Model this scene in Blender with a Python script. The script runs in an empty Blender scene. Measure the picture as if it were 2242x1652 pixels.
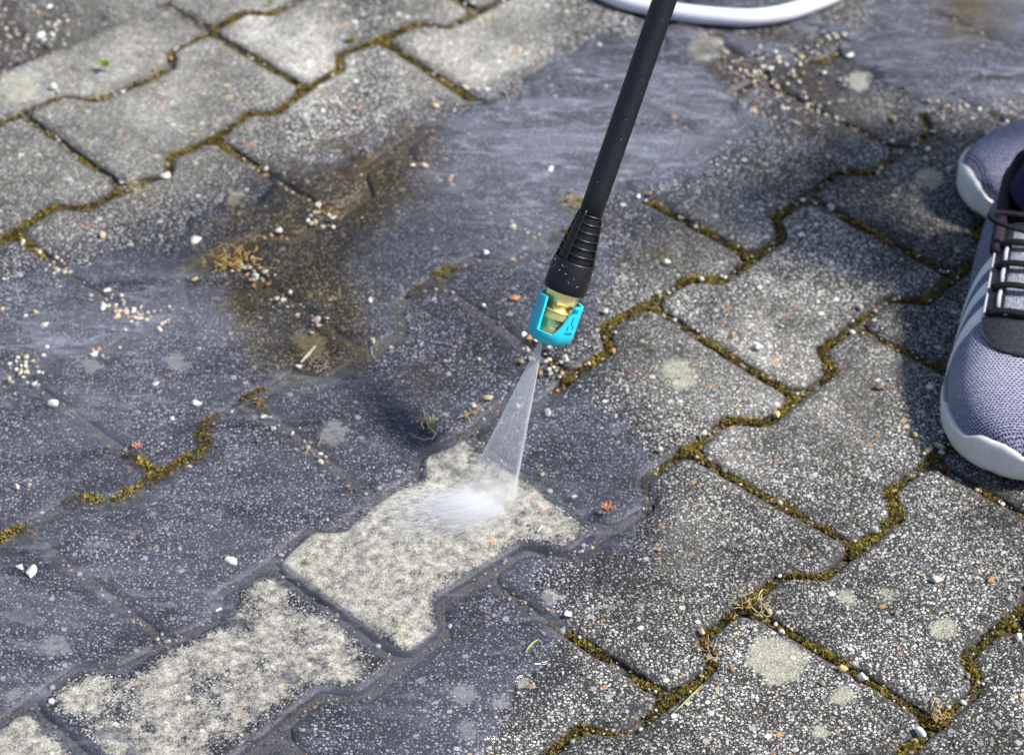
import bpy, bmesh, math, random
import numpy as np
from mathutils import Vector, Matrix, noise as mnoise

# ------------------------------------------------------------------ camera, sky, sun, exposure
S = bpy.context.scene
F = 2487.08                                   # focal length in pixels of a 1024 px wide picture
RN = np.array([[9.99835819e-01, 1.18296298e-02, 1.37257047e-02],
               [1.81200196e-02, -6.52741435e-01, -7.57364036e-01],
               [0.0, 7.57488402e-01, -6.52848621e-01]])
CN = np.array([0.0, -1.41621518, 1.22057859])
PSI = 0.8121668819116103
OC = np.array([-0.04228487, -0.38644754])
Q = 0.13500326603493146                       # row pitch of the paving, stones are 0.2 long

cam_d = bpy.data.cameras.new('camera'); cam = bpy.data.objects.new('camera', cam_d)
S.collection.objects.link(cam); S.camera = cam
M4 = Matrix(((RN[0][0], -RN[1][0], -RN[2][0], CN[0]), (RN[0][1], -RN[1][1], -RN[2][1], CN[1]),
             (RN[0][2], -RN[1][2], -RN[2][2], CN[2]), (0, 0, 0, 1)))
cam.matrix_world = M4
cam_d.sensor_width = 36; cam_d.lens = 36 * F / 1024; cam_d.clip_start = 0.05; cam_d.clip_end = 400
cam_d.dof.use_dof = True; cam_d.dof.focus_distance = 1.64; cam_d.dof.aperture_fstop = 8.0

SUN_EL, SUN_AZ = 51.0, -7.0                   # azimuth: degrees from +X towards +Y
sd = Vector((math.cos(math.radians(SUN_EL)) * math.cos(math.radians(SUN_AZ)),
             math.cos(math.radians(SUN_EL)) * math.sin(math.radians(SUN_AZ)), math.sin(math.radians(SUN_EL))))
W = bpy.data.worlds.new('World'); S.world = W; W.use_nodes = True
nt = W.node_tree; bg = nt.nodes['Background']; sky = nt.nodes.new('ShaderNodeTexSky')
sky.sky_type = 'NISHITA'; sky.sun_disc = False
sky.sun_elevation = math.radians(SUN_EL); sky.sun_rotation = math.radians(90 - SUN_AZ)
sky.air_density = 1.0; sky.dust_density = 1.5
nt.links.new(sky.outputs[0], bg.inputs[0]); bg.inputs[1].default_value = 0.11
sl = bpy.data.lights.new('sun', 'SUN'); sl.energy = 4.4; sl.angle = math.radians(7.0); sl.color = (1.0, 0.96, 0.90)
so = bpy.data.objects.new('sun', sl); S.collection.objects.link(so)
so.rotation_euler = sd.to_track_quat('Z', 'Y').to_euler()
S.view_settings.view_transform = 'Standard'; S.view_settings.look = 'None'
S.view_settings.exposure = 0.62; S.view_settings.gamma = 1
S.cycles.max_bounces = 6; S.cycles.transparent_max_bounces = 16; S.cycles.volume_bounces = 6
S.cycles.caustics_reflective = False; S.cycles.caustics_refractive = False

# ------------------------------------------------------------------ helpers
rng = np.random.default_rng(7); random.seed(7)

def at(x, y, z=0.0):
    """point on the horizontal plane z seen at (x, y) of the photograph scaled to 2242 px wide"""
    x = x / 2242 * 1024; y = y / 2242 * 1024
    d = RN.T @ np.array([(x - 512) / F, (y - 377) / F, 1.0])
    return CN + d * (z - CN[2]) / d[2]

def todisp(P):
    q = (np.asarray(P) - CN) @ RN.T
    return np.stack([q[:, 0] / q[:, 2] * F + 512, q[:, 1] / q[:, 2] * F + 377], 1) / 1024 * 2242

cs, sn = math.cos(PSI), math.sin(PSI)
WT = np.array([(0,3.085,-0.034,-0.018),(1,3.085,0.010,0.014),(-1,3.085,-0.021,-0.068),(-2,3.085,0.014,-0.037),(2,3.085,0.015,-0.024),(-0.5,2.915,-0.060,0.100),(0.5,2.915,-0.010,0.039),(1.5,2.915,-0.025,0.025),(-1.5,2.915,-0.021,0.104),(-0.5,4.085,-0.064,-0.024),(0.5,4.085,-0.020,0.000),(1.5,4.085,-0.016,-0.036),(-1.5,4.085,-0.009,-0.110),(0,3.915,-0.042,0.023),(1,3.915,-0.040,-0.003),(0,5.085,-0.002,-0.023),(-1,5.085,0.008,-0.022),(-0.5,4.915,0.004,-0.008),(0.5,4.915,0.050,0.003),(-0.5,6.085,0.034,-0.011),(0,5.915,0.090,-0.001),(-1.5,2.085,0.003,0.003),(-1,1.915,0.019,0.053),(1,1.915,-0.017,0.12),(1,1.085,-0.021,-0.08),(0,-0.085,0.002,0.052),(1,-0.085,0.026,-0.054),(-0.5,0.085,0.019,-0.133),(0.5,0.085,0.033,-0.158),(-0.5,-1.085,0.047,-0.037),(0.5,-1.085,0.032,0.10)])
_d2 = (WT[:, None, 0] - WT[None, :, 0]) ** 2 * 2 + (WT[:, None, 1] - WT[None, :, 1]) ** 2
_K = np.exp(-_d2 / (2 * 0.55 ** 2))
_WW = np.linalg.solve(_K + 0.12 * np.eye(len(WT)), WT[:, 2:])

def uvw(u, v, z=0.0):
    """paving coordinates (stone lengths, rows) to world, with the small irregularities of hand laying"""
    u = np.atleast_1d(np.asarray(u, float)); v = np.atleast_1d(np.asarray(v, float)); u, v = np.broadcast_arrays(u, v)
    sh = u.shape; uf = u.ravel(); vf = v.ravel()
    k = np.exp(-((uf[:, None] - WT[None, :, 0]) ** 2 * 2 + (vf[:, None] - WT[None, :, 1]) ** 2) / (2 * 0.55 ** 2))
    d = k @ _WW
    a = (uf + d[:, 0]) * 0.2 - OC[0]; b = -(vf + d[:, 1]) * Q - OC[1]
    out = np.stack([cs * a - sn * b, sn * a + cs * b, np.broadcast_to(np.asarray(z, float), sh).ravel()], 1)
    return out.reshape(sh + (3,))

def inpoly(P, poly):
    x, y = P[:, 0], P[:, 1]; r = np.zeros(len(P), bool); n = len(poly)
    for i in range(n):
        x0, y0 = poly[i]; x1, y1 = poly[(i + 1) % n]
        c = ((y0 > y) != (y1 > y)) & (x < (x1 - x0) * (y - y0) / ((y1 - y0) or 1e-9) + x0)
        r ^= c
    return r

def sdpoly(P, poly):
    """signed distance, positive inside"""
    d = np.full(len(P), 1e9)
    for i in range(len(poly)):
        a = np.array(poly[i], float); b = np.array(poly[(i + 1) % len(poly)], float)
        ab = b - a; t = np.clip(((P - a) @ ab) / (ab @ ab + 1e-9), 0, 1)
        d = np.minimum(d, np.linalg.norm(P - a - t[:, None] * ab, axis=1))
    return np.where(inpoly(P, poly), d, -d)

def vnoise(P, sc, seed=0.0):
    return np.array([mnoise.noise(Vector((p[0] * sc + seed, p[1] * sc - seed, (p[2] if len(p) > 2 else 0) * sc + seed * .37))) for p in P])

def link(name, verts, faces, mat, parent=None, smooth=True, attrs=None, cols=None):
    me = bpy.data.meshes.new(name)
    me.from_pydata([tuple(v) for v in verts], [], [tuple(f) for f in faces])
    if smooth: me.polygons.foreach_set('use_smooth', [True] * len(me.polygons))
    for k, a in (attrs or {}).items():
        at_ = me.attributes.new(k, 'FLOAT', 'POINT'); at_.data.foreach_set('value', np.asarray(a, np.float32))
    if cols is not None:
        ca = me.color_attributes.new('tint', 'FLOAT_COLOR', 'POINT')
        ca.data.foreach_set('color', np.concatenate([np.asarray(cols, np.float32), np.ones((len(cols), 1), np.float32)], 1).ravel())
    if mat is not None: me.materials.append(mat)
    me.update()
    o = bpy.data.objects.new(name, me); S.collection.objects.link(o)
    if parent is not None: o.parent = parent
    return o

def tag(o, label=None, cat=None, group=None, kind=None):
    if label: o['label'] = label
    if cat: o['category'] = cat
    if group: o['group'] = group
    if kind: o['kind'] = kind
    return o

def empty(name, loc=(0, 0, 0)):
    o = bpy.data.objects.new(name, None); S.collection.objects.link(o); o.location = loc; o.empty_display_size = .02
    return o

def gridfaces(nu, nv, off=0, wrap=False, flip=False):
    fs = []
    for i in range(nu - 1):
        for j in range(nv if wrap else nv - 1):
            a = off + i * nv + j; b = off + i * nv + (j + 1) % nv; c = off + (i + 1) * nv + (j + 1) % nv; d = off + (i + 1) * nv + j
            fs.append((a, b, c, d) if flip else (a, d, c, b))
    return fs

class MB:
    def __init__(s): s.v = []; s.f = []; s.c = []
    def add(s, v, f, col=None):
        o = len(s.v); s.v += [tuple(p) for p in v]; s.f += [tuple(i + o for i in q) for q in f]
        if col is not None: s.c += [tuple(col)] * len(v)
    def tube(s, pts, rad, n=10, col=None, cap=True):
        pts = [np.asarray(p, float) for p in pts]; m = len(pts)
        rad = [rad] * m if np.isscalar(rad) else rad
        T = [pts[min(i + 1, m - 1)] - pts[max(i - 1, 0)] for i in range(m)]
        T = [t / (np.linalg.norm(t) + 1e-12) for t in T]
        up = np.array([0, 0, 1.]) if abs(T[0][2]) < .9 else np.array([1., 0, 0])
        vs = []
        for i in range(m):
            a = np.cross(T[i], up); a /= np.linalg.norm(a) + 1e-12; b = np.cross(T[i], a); up = -b if False else up
            for j in range(n):
                th = 2 * math.pi * j / n; vs.append(pts[i] + rad[i] * (math.cos(th) * a + math.sin(th) * b))
        fs = gridfaces(m, n, 0, True)
        if cap: fs += [tuple(range(n)), tuple(reversed(range((m - 1) * n, m * n)))]
        s.add(vs, fs, col)
    def lathe(s, prof, n=32, col=None):
        vs = []
        for r, z in prof:
            for j in range(n):
                th = 2 * math.pi * j / n; vs.append((r * math.cos(th), r * math.sin(th), z))
        s.add(vs, gridfaces(len(prof), n, 0, True, True), col)
    def build(s, name, mat, parent=None, smooth=True):
        return link(name, s.v, s.f, mat, parent, smooth, cols=s.c if s.c else None)

# node helpers
class NT:
    def __init__(s, name):
        s.m = bpy.data.materials.new(name); s.m.use_nodes = True; s.t = s.m.node_tree; s.t.nodes.clear()
        s.out = s.n('ShaderNodeOutputMaterial')
    def n(s, typ, **kw):
        x = s.t.nodes.new(typ)
        for k, v in kw.items(): setattr(x, k, v)
        return x
    def l(s, a, b): s.t.links.new(a, b); return b
    def inp(s, sock, v):
        if hasattr(v, 'links') or isinstance(v, bpy.types.NodeSocket): s.t.links.new(v, sock)
        elif v is not None: sock.default_value = v
    def math(s, op, a, b=None, c=None, clamp=False):
        x = s.n('ShaderNodeMath', operation=op); x.use_clamp = clamp
        s.inp(x.inputs[0], a)
        if b is not None: s.inp(x.inputs[1], b)
        if c is not None: s.inp(x.inputs[2], c)
        return x.outputs[0]
    def mix(s, f, a, b, blend='MIX'):
        x = s.n('ShaderNodeMix', data_type='RGBA', blend_type=blend)
        s.inp(x.inputs[0], f); s.inp(x.inputs[6], a); s.inp(x.inputs[7], b); return x.outputs[2]
    def mr(s, v, a, b, c=0.0, d=1.0, smooth=True):
        x = s.n('ShaderNodeMapRange'); x.interpolation_type = 'SMOOTHSTEP' if smooth else 'LINEAR'
        s.inp(x.inputs[0], v); s.inp(x.inputs[1], a); s.inp(x.inputs[2], b); s.inp(x.inputs[3], c); s.inp(x.inputs[4], d)
        return x.outputs[0]
    def noise(s, vec, scale, detail=3, rough=.55, dist=0):
        x = s.n('ShaderNodeTexNoise'); s.inp(x.inputs['Vector'], vec); x.inputs['Scale'].default_value = scale
        x.inputs['Detail'].default_value = detail; x.inputs['Roughness'].default_value = rough; x.inputs['Distortion'].default_value = dist
        return x.outputs
    def vor(s, vec, scale, feature='F1', rand=1.0, dim='3D'):
        x = s.n('ShaderNodeTexVoronoi', feature=feature, voronoi_dimensions=dim); s.inp(x.inputs['Vector'], vec); x.inputs['Scale'].default_value = scale
        x.inputs['Randomness'].default_value = rand; return x.outputs
    def ramp(s, v, stops, interp='LINEAR'):
        x = s.n('ShaderNodeValToRGB'); s.inp(x.inputs[0], v); cr = x.color_ramp; cr.interpolation = interp
        while len(cr.elements) > 1: cr.elements.remove(cr.elements[-1])
        cr.elements[0].position = stops[0][0]; cr.elements[0].color = (*stops[0][1], 1)
        for p, c in stops[1:]:
            e = cr.elements.new(p); e.color = (*c, 1)
        return x.outputs[0]
    def attr(s, name, out='Fac'):
        x = s.n('ShaderNodeAttribute', attribute_name=name); return x.outputs[out]
    def pos(s): return s.n('ShaderNodeTexCoord').outputs['Object']
    def bsdf(s, col, rough=.8, normal=None, **kw):
        b = s.n('ShaderNodeBsdfPrincipled'); s.inp(b.inputs['Base Color'], col); s.inp(b.inputs['Roughness'], rough)
        if normal is not None: s.l(normal, b.inputs['Normal'])
        for k, v in kw.items(): s.inp(b.inputs[k.replace('_', ' ')], v)
        return b.outputs[0]
    def bump(s, h, strength=.5, dist=.001):
        b = s.n('ShaderNodeBump'); s.l(h, b.inputs['Height']); s.inp(b.inputs['Strength'], strength); b.inputs['Distance'].default_value = dist
        return b.outputs[0]
    def done(s, sh): s.l(sh, s.out.inputs[0]); return s.m

def rgb(r, g, b): return (r, g, b, 1)

# ------------------------------------------------------------------ regions of the ground (outlines)
PUDDLE = [(-500, 640), (0, 612), (95, 585), (200, 572), (300, 540), (365, 560), (420, 480), (500, 440), (560, 428), (640, 385), (720, 345), (800, 318),
          (865, 295), (935, 280), (965, 262), (1010, 252), (1078, 218), (1130, 205), (1180, 180), (1215, 150), (1280, 118), (1290, 88),
          (1345, 76), (1420, 92), (1480, 105), (1540, 150), (1570, 200), (1635, 238), (1690, 280), (1620, 305), (1560, 318), (1545, 360),
          (1500, 382), (1440, 392), (1395, 410), (1345, 395), (1320, 440), (1300, 500), (1335, 560), (1330, 620), (1290, 680), (1200, 720),
          (1150, 735), (1130, 790), (1190, 860), (1260, 880), (1350, 920), (1405, 980), (1420, 1040), (1400, 1110), (1380, 1180), (1290, 1215), (1190, 1235),
          (1150, 1262), (1190, 1310), (1215, 1370), (1190, 1430), (1130, 1480), (1090, 1540), (1060, 1600), (1010, 1680), (950, 1900), (-500, 1900)]
POOL = [(1500, -60), (1510, 30), (1580, 45), (1700, 40), (1780, 60), (1860, 105), (1935, 150), (1990, 190), (2060, 215), (2140, 205), (2200, 190), (2330, 200), (2500, -60)]
SMALL = [(1478, 60), (1500, 50), (1516, 62), (1512, 90), (1490, 102), (1462, 100), (1460, 78)]
SMALL2 = [(1600, 75), (1660, 85), (1715, 105), (1722, 130), (1660, 128), (1610, 105)]
BROWN_REFL = [(425, 520), (520, 425), (700, 360), (860, 290), (950, 280), (955, 330), (930, 420), (870, 450), (800, 520), (770, 590), (800, 700), (800, 790), (640, 830), (560, 790), (520, 730), (470, 620), (425, 580)]  # outline of a dark brown reflection painted as water tint
WET_STONES = [(-400, 500), (150, 540), (420, 430), (640, 350), (900, 250), (1100, 180), (1260, 80), (1500, -40), (2500, -60), (2400, 330), (2100, 260), (1950, 220), (1800, 230),
            (1700, 340), (1560, 420), (1330, 620), (1300, 760), (1440, 960), (1480, 1080), (1420, 1250), (1260, 1330), (1260, 1480), (1050, 1660), (1000, 1900), (-500, 1900)]  # outline of the stones darkened by water
LICHEN = [(1705, 1435, 62), (2068, 1375, 22), (1845, 1520, 20), (1490, 815, 36), (735, 945, 26), (117, 1412, 24), (680, 748, 34), (1335, 1520, 0), (1015, 1515, 25), (1022, 1595, 20),
          (1855, 1310, 16), (1942, 1305, 16), (1795, 1600, 14), (1200, 1320, 0), (40, 1525, 24), (1545, 105, 32), (2035, 388, 24), (508, 432, 20), (40, 190, 34), (1880, 170, 22),
          (1820, 1110, 0), (1150, 1145, 0), (340, 1375, 0), (1100, 1530, 16), (1205, 1310, 16), (1500, 1170, 0), (455, 625, 0), (560, 905, 12), (205, 800, 18), (390, 790, 18), (1960, 945, 0),
          (1145, 1490, 15), (70, 1560, 22), (2190, 1500, 0), (1330, 1600, 12), (330, 1120, 12), (455, 1205, 14)]
PALE = [(300, 190, 260), (120, 330, 220), (1050, 120, 190), (650, 110, 130), (1530, 480, 150), (1700, 820, 190), (1500, 800, 120), (1840, 880, 130), (560, 60, 120), (1860, 215, 90), (100, 190, 130),
        (1500, 1180, 90), (1620, 1010, 80), (1950, 800, 70), (250, 160, 160), (1650, 720, 90)]

DIRT = [(1900, 60, 120), (1500, 250, 60), (2000, 130, 90), (1590, 130, 130), (1740, 190, 120), (1680, 80, 60), (1800, 290, 60), (760, 340, 130), (900, 300, 80), (640, 390, 90), (2080, 60, 130), (2150, 30, 90), (1440, 560, 40), (930, 830, 70)]
def fields(P):
    """wetness, lichen, paleness at world points"""
    D = todisp(np.c_[P[:, :2], np.zeros(len(P))])
    wet = np.clip((sdpoly(D, WET_STONES) + 25) / 60, 0, 1)
    lich = np.zeros(len(P)); pale = np.zeros(len(P))
    for x, y, r in LICHEN:
        if r:
            d = np.hypot(D[:, 0] - x, (D[:, 1] - y) / .78); lich = np.maximum(lich, np.clip(1 - (d - r * .85) / (r * .5 + 12), 0, 1))
    for x, y, r in PALE:
        d = np.hypot(D[:, 0] - x, (D[:, 1] - y)); pale = np.maximum(pale, (1 if y < 330 else .4) * np.clip(1.25 - d / r, 0, 1))
    return wet, lich, pale * (1 - wet)

# ------------------------------------------------------------------ materials
def mat_stone():
    m = NT('exposed_aggregate_concrete'); p = m.pos()
    wob = m.noise(p, 260, 2)['Color']
    pv = m.n('ShaderNodeVectorMath', operation='MULTIPLY_ADD'); m.l(wob, pv.inputs[0]); pv.inputs[1].default_value = (.0022,) * 3; m.l(p, pv.inputs[2]); q = pv.outputs[0]
    clean = m.attr('clean'); wet = m.attr('wet'); lich = m.attr('lichen'); pale = m.attr('pale'); tone = m.attr('tone')
    nbig = m.noise(p, 9, 4, .6)['Fac']; nmid = m.noise(p, 45, 4, .65)['Fac']; nfin = m.noise(p, 700, 2)['Fac']; nsp = m.noise(p, 160, 4, .7)['Fac']
    # cement matrix
    base = m.ramp(nsp, [(.3, (.009, .009, .010)), (.55, (.028, .0275, .028)), (.75, (.085, .082, .074))])
    base = m.mix(m.mr(nfin, .35, .7, 0, .5), base, rgb(.12, .115, .10))
    base = m.mix(m.math('MULTIPLY', m.math('MULTIPLY', pale, .95), m.mr(m.noise(p, 75, 4, .65)['Fac'], .3, .6, .45, 1.0)), base, m.ramp(nsp, [(.25, (.15, .145, .12)), (.55, (.31, .295, .25)), (.8, (.40, .385, .33))]))
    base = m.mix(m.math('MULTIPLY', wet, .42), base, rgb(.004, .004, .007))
    # scattered grains: three sizes
    def grains(scale, off, keep, rmin, rmax, stops, seedmul):
        mp = m.n('ShaderNodeMapping'); m.l(q, mp.inputs[0]); mp.inputs['Location'].default_value = (off, off * .7, off * 1.3)
        mp.inputs['Rotation'].default_value = (0, 0, off)
        mp.inputs['Scale'].default_value = (1, 1, .35)
        v = m.vor(mp.outputs[0], scale, dim='2D')
        sep = m.n('ShaderNodeSeparateColor'); m.l(v['Color'], sep.inputs[0])
        rad = m.math('MULTIPLY_ADD', sep.outputs[0], rmax - rmin, rmin)
        rad = m.math('MULTIPLY', rad, m.math('MULTIPLY', m.math('MULTIPLY_ADD', nmid, .5, .75), m.math('MULTIPLY_ADD', wet, -.13, 1.0)))
        k = m.math('LESS_THAN', sep.outputs[1], keep)
        msk = m.mr(m.math('SUBTRACT', rad, v['Distance']), -.05, .06)
        msk = m.math('MULTIPLY', msk, k)
        c = m.ramp(sep.outputs[2], stops, 'LINEAR')
        return msk, c, v['Distance']
    st = [(0, (.16, .16, .17)), (.2, (.32, .32, .33)), (.45, (.48, .48, .47)), (.68, (.64, .63, .60)), (.88, (.78, .77, .72)), (.95, (.58, .50, .34)), (1, (.42, .26, .14))]
    m1, c1, d1 = grains(690, 0.0, m.math('ADD', m.math('MULTIPLY_ADD', nmid, .9, .10), m.math('MULTIPLY', pale, .5)), .20, .44, st, 1)
    m2, c2, d2 = grains(385, 3.1, m.math('MULTIPLY_ADD', wet, .0, m.math('MULTIPLY_ADD', nbig, .75, .31)), .17, .44, st, 1)
    m3, c3, d3 = grains(125, 7.7, .10, .14, .34, [(0, (.20, .20, .22)), (.35, (.5, .5, .48)), (.6, (.8, .78, .7)), (.78, (.55, .42, .22)), (.9, (.45, .2, .1)), (1, (.12, .10, .09))], 1)
    col = m.mix(m.math('MULTIPLY', m1, m.math('MULTIPLY_ADD', wet, -.2, .66)), base, c1)
    col = m.mix(m.math('MULTIPLY', m2, .88), col, c2)
    col = m.mix(m.math('MULTIPLY', m3, .9), col, c3)
    # overall tone of each stone and broad staining
    st_ = m.mr(nbig, .33, .67, .55, 1.18)
    col = m.mix(1.0, col, m.mix(0.0, m.math('MULTIPLY', st_, tone), rgb(1, 1, 1)), 'MULTIPLY')
    # cleaned surface
    cl = m.ramp(nsp, [(.30, (.05, .049, .047)), (.42, (.19, .183, .16)), (.56, (.37, .355, .30)), (.72, (.56, .54, .46))])
    cl = m.mix(m.math('MULTIPLY', m1, .5), cl, c1); cl = m.mix(m.mr(m.noise(p, 900, 2, .6)['Fac'], .56, .64, 0, .7), cl, rgb(.06, .058, .055))
    cl = m.mix(m.math('MULTIPLY', m3, .55), cl, c3); cl = m.mix(1.0, cl, rgb(.96, .945, .915), 'MULTIPLY')
    resid = m.math('ADD', m.math('MULTIPLY', m.noise(p, 30, 3, .6)['Fac'], .55), m.math('MULTIPLY', m.noise(p, 330, 5, .75)['Fac'], .45))
    cln = m.math('MULTIPLY', m.mr(m.math('ADD', clean, m.math('MULTIPLY', m.math('SUBTRACT', resid, .5), 1.9)), .36, .60), m.mr(clean, .02, .1))
    col = m.mix(cln, col, cl)
    # lichen
    ln = m.math('ADD', lich, m.math('ADD', m.math('MULTIPLY', m.math('SUBTRACT', m.noise(p, 55, 3, .6)['Fac'], .55), 2.4), m.math('MULTIPLY', m.math('SUBTRACT', m.noise(p, 420, 4, .75)['Fac'], .5), 1.8)))
    lm = m.math('MULTIPLY', m.mr(ln, .3, .8), m.mr(lich, .02, .4))
    col = m.mix(m.math('MULTIPLY', lm, .8), col, m.ramp(m.math('ADD', m.math('MULTIPLY', nfin, .6), m.math('MULTIPLY', nsp, .4)), [(.32, (.10, .10, .08)), (.45, (.30, .295, .23)), (.65, (.50, .49, .39))]))
    # random dots of lichen and dark patches
    ed = m.attr('edge')
    col = m.mix(m.math('MULTIPLY', m.math('MULTIPLY', ed, m.mr(nmid, .3, .6, .2, 1)), .75), col, m.mix(cln, rgb(.06, .058, .06), rgb(.26, .25, .22)))
    sk = m.attr('skirt'); col = m.mix(m.math('MULTIPLY', sk, .9), col, m.mix(wet, rgb(.022, .021, .016), rgb(.05, .05, .055)))
    dt = m.math('MULTIPLY', m.attr('dirt'), m.mr(m.noise(p, 60, 5, .7)['Fac'], .35, .6)); col = m.mix(m.math('MULTIPLY', dt, .85), col, rgb(.045, .030, .014))
    # wet darkening
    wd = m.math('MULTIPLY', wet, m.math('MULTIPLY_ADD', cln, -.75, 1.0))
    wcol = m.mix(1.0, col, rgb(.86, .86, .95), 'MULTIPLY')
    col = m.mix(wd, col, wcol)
    ro = m.mr(wet, 0, 1, .85, .5, False)
    h = m.math('ADD', m.math('MULTIPLY', m1, .35), m.math('MULTIPLY', m2, .6))
    h = m.math('ADD', h, m.math('MULTIPLY', m3, .8)); h = m.math('ADD', h, m.math('MULTIPLY', nsp, 1.0))
    h = m.math('ADD', h, m.math('MULTIPLY', nfin, .35))
    nb = m.bump(h, m.mr(wet, 0, 1, .75, .4, False), .0012)
    return m.done(m.bsdf(col, ro, nb, Specular_IOR_Level=m.mr(wet, 0, 1, .25, .5, False)))

def mat_bed():
    m = NT('sandy_joint_filling'); p = m.pos()
    n1 = m.noise(p, 120, 5, .7)['Fac']; v = m.vor(p, 420)
    sep = m.n('ShaderNodeSeparateColor'); m.l(v['Color'], sep.inputs[0])
    c = m.ramp(sep.outputs[0], [(0, (.05, .045, .04)), (.5, (.13, .11, .085)), (.8, (.24, .19, .12)), (1, (.45, .42, .36))])
    c = m.mix(m.mr(n1, .4, .65), c, rgb(.035, .032, .026))
    c = m.mix(m.math('MULTIPLY', m.attr('wet'), .75), c, m.mix(n1, rgb(.045, .045, .05), rgb(.12, .115, .10)))
    return m.done(m.bsdf(c, .85, m.bump(m.math('ADD', m.math('MULTIPLY', v['Distance'], -1.0), n1), .8, .002)))

def mat_ground():
    m = NT('dark_gritty_ground'); p = m.pos()
    n1 = m.noise(p, 25, 5, .7)['Fac']; v = m.vor(p, 260); sep = m.n('ShaderNodeSeparateColor'); m.l(v['Color'], sep.inputs[0])
    c = m.ramp(n1, [(.35, (.03, .026, .026)), (.6, (.07, .06, .055)), (.75, (.13, .12, .11))])
    c = m.mix(m.math('MULTIPLY', m.math('GREATER_THAN', sep.outputs[0], .62), m.mr(v['Distance'], .3, .42, 1, 0)), c, m.ramp(sep.outputs[1], [(0, (.2, .15, .12)), (.5, (.4, .38, .35)), (1, (.7, .68, .63))]))
    return m.done(m.bsdf(c, .9, m.bump(m.math('ADD', v['Distance'], n1), .8, .003)))

def mat_tint(name, rough=.6, bump=.4, scale=900, trans=0.0, varsc=300):
    m = NT(name); p = m.pos(); c = m.attr('tint', 'Color'); n1 = m.noise(p, scale, 4, .7)['Fac']; n2 = m.noise(p, varsc, 3, .6)['Fac']
    c = m.mix(1.0, c, m.ramp(n2, [(.3, (.68, .66, .62)), (.7, (1.15, 1.15, 1.15))]), 'MULTIPLY')
    b = m.bsdf(c, rough, m.bump(n1, bump, .0008), Specular_IOR_Level=.35)
    if trans:
        t = m.n('ShaderNodeBsdfTranslucent'); m.l(c, t.inputs[0]); x = m.n('ShaderNodeMixShader'); x.inputs[0].default_value = trans
        m.l(b, x.inputs[1]); m.l(t.outputs[0], x.inputs[2]); b = x.outputs[0]
    return m.done(b)

def mat_water():
    m = NT('shallow_water'); p = m.pos()
    mp = m.n('ShaderNodeMapping'); m.l(p, mp.inputs[0]); mp.inputs['Rotation'].default_value = (0, 0, math.radians(28)); mp.inputs['Scale'].default_value = (.45, 1.5, 1)
    r1 = m.noise(mp.outputs[0], 22, 4, .62, .8)['Fac']; r2 = m.noise(mp.outputs[0], 75, 3, .6, .5)['Fac']; r3 = m.noise(p, 12, 2)['Fac']
    h = m.math('ADD', m.math('MULTIPLY', r1, .7), m.math('MULTIPLY', r2, .3))
    rip = m.attr('ripple')
    nb = m.n('ShaderNodeBump'); m.l(h, nb.inputs['Height']); nb.inputs['Distance'].default_value = .006; m.l(m.math('MULTIPLY', rip, .85), nb.inputs['Strength'])
    fr = m.n('ShaderNodeFresnel'); fr.inputs['IOR'].default_value = 1.42; m.l(nb.outputs[0], fr.inputs['Normal'])
    tr = m.n('ShaderNodeBsdfTransparent')
    brown_refl = m.attr('brown_refl'); milk = m.attr('milk')  # milk: cloudiness of the water with the sky sheen painted in
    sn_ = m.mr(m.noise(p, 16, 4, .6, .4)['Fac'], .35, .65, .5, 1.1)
    brown_refl = m.math('MULTIPLY', brown_refl, sn_)
    m.l(m.mix(brown_refl, rgb(.88, .89, .95), rgb(.88, .80, .60)), tr.inputs[0])  # brown end of the tint imitates a dark reflection
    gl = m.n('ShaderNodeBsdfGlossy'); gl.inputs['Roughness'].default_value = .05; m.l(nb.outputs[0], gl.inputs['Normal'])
    df = m.n('ShaderNodeBsdfDiffuse'); m.l(m.mix(brown_refl, rgb(.31, .33, .40), rgb(.21, .17, .10)), df.inputs[0])  # sky sheen and brown reflection painted as diffuse colour
    a = m.n('ShaderNodeMixShader')
    mk = m.math('MULTIPLY', milk, m.math('ADD', m.mr(m.noise(mp.outputs[0], 15, 4, .65, .8)['Fac'], .3, .7, .2, 1.1), m.mr(m.noise(mp.outputs[0], 60, 3, .6, 1.2)['Fac'], .5, .72, 0, 1.1)), clamp=True)  # milky streaks painted in place of broken sky reflections
    m.l(mk, a.inputs[0]); m.l(tr.outputs[0], a.inputs[1]); m.l(df.outputs[0], a.inputs[2])
    b = m.n('ShaderNodeMixShader'); m.l(fr.outputs[0], b.inputs[0]); m.l(a.outputs[0], b.inputs[1]); m.l(gl.outputs[0], b.inputs[2])
    return m.done(b.outputs[0])

def mat_plain(name, col, rough=.5, bump=.0, scale=300, metallic=0, spec=.5, var=.12, coat=0):
    m = NT(name); p = m.pos(); n = m.noise(p, scale, 4, .65)['Fac']
    c = m.mix(m.mr(n, .3, .7), rgb(*[x * (1 - var) for x in col]), rgb(*[min(1, x * (1 + var)) for x in col]))
    nb = m.bump(n, bump, .0006) if bump else None
    return m.done(m.bsdf(c, m.math('MULTIPLY_ADD', n, .12, rough - .06), nb, Metallic=metallic, Specular_IOR_Level=spec, Coat_Weight=coat))

STONE = mat_stone(); BED = mat_bed(); GROUND = mat_ground()
PEBBLE = mat_tint('pebble_stone', .55, .35, 500, 0, 260); MOSS = mat_tint('moss_green', .9, .6, 1500, .25, 120); LEAF = mat_tint('leaf_tissue', .5, .2, 900, .3, 300)
WATER = mat_water()

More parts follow.
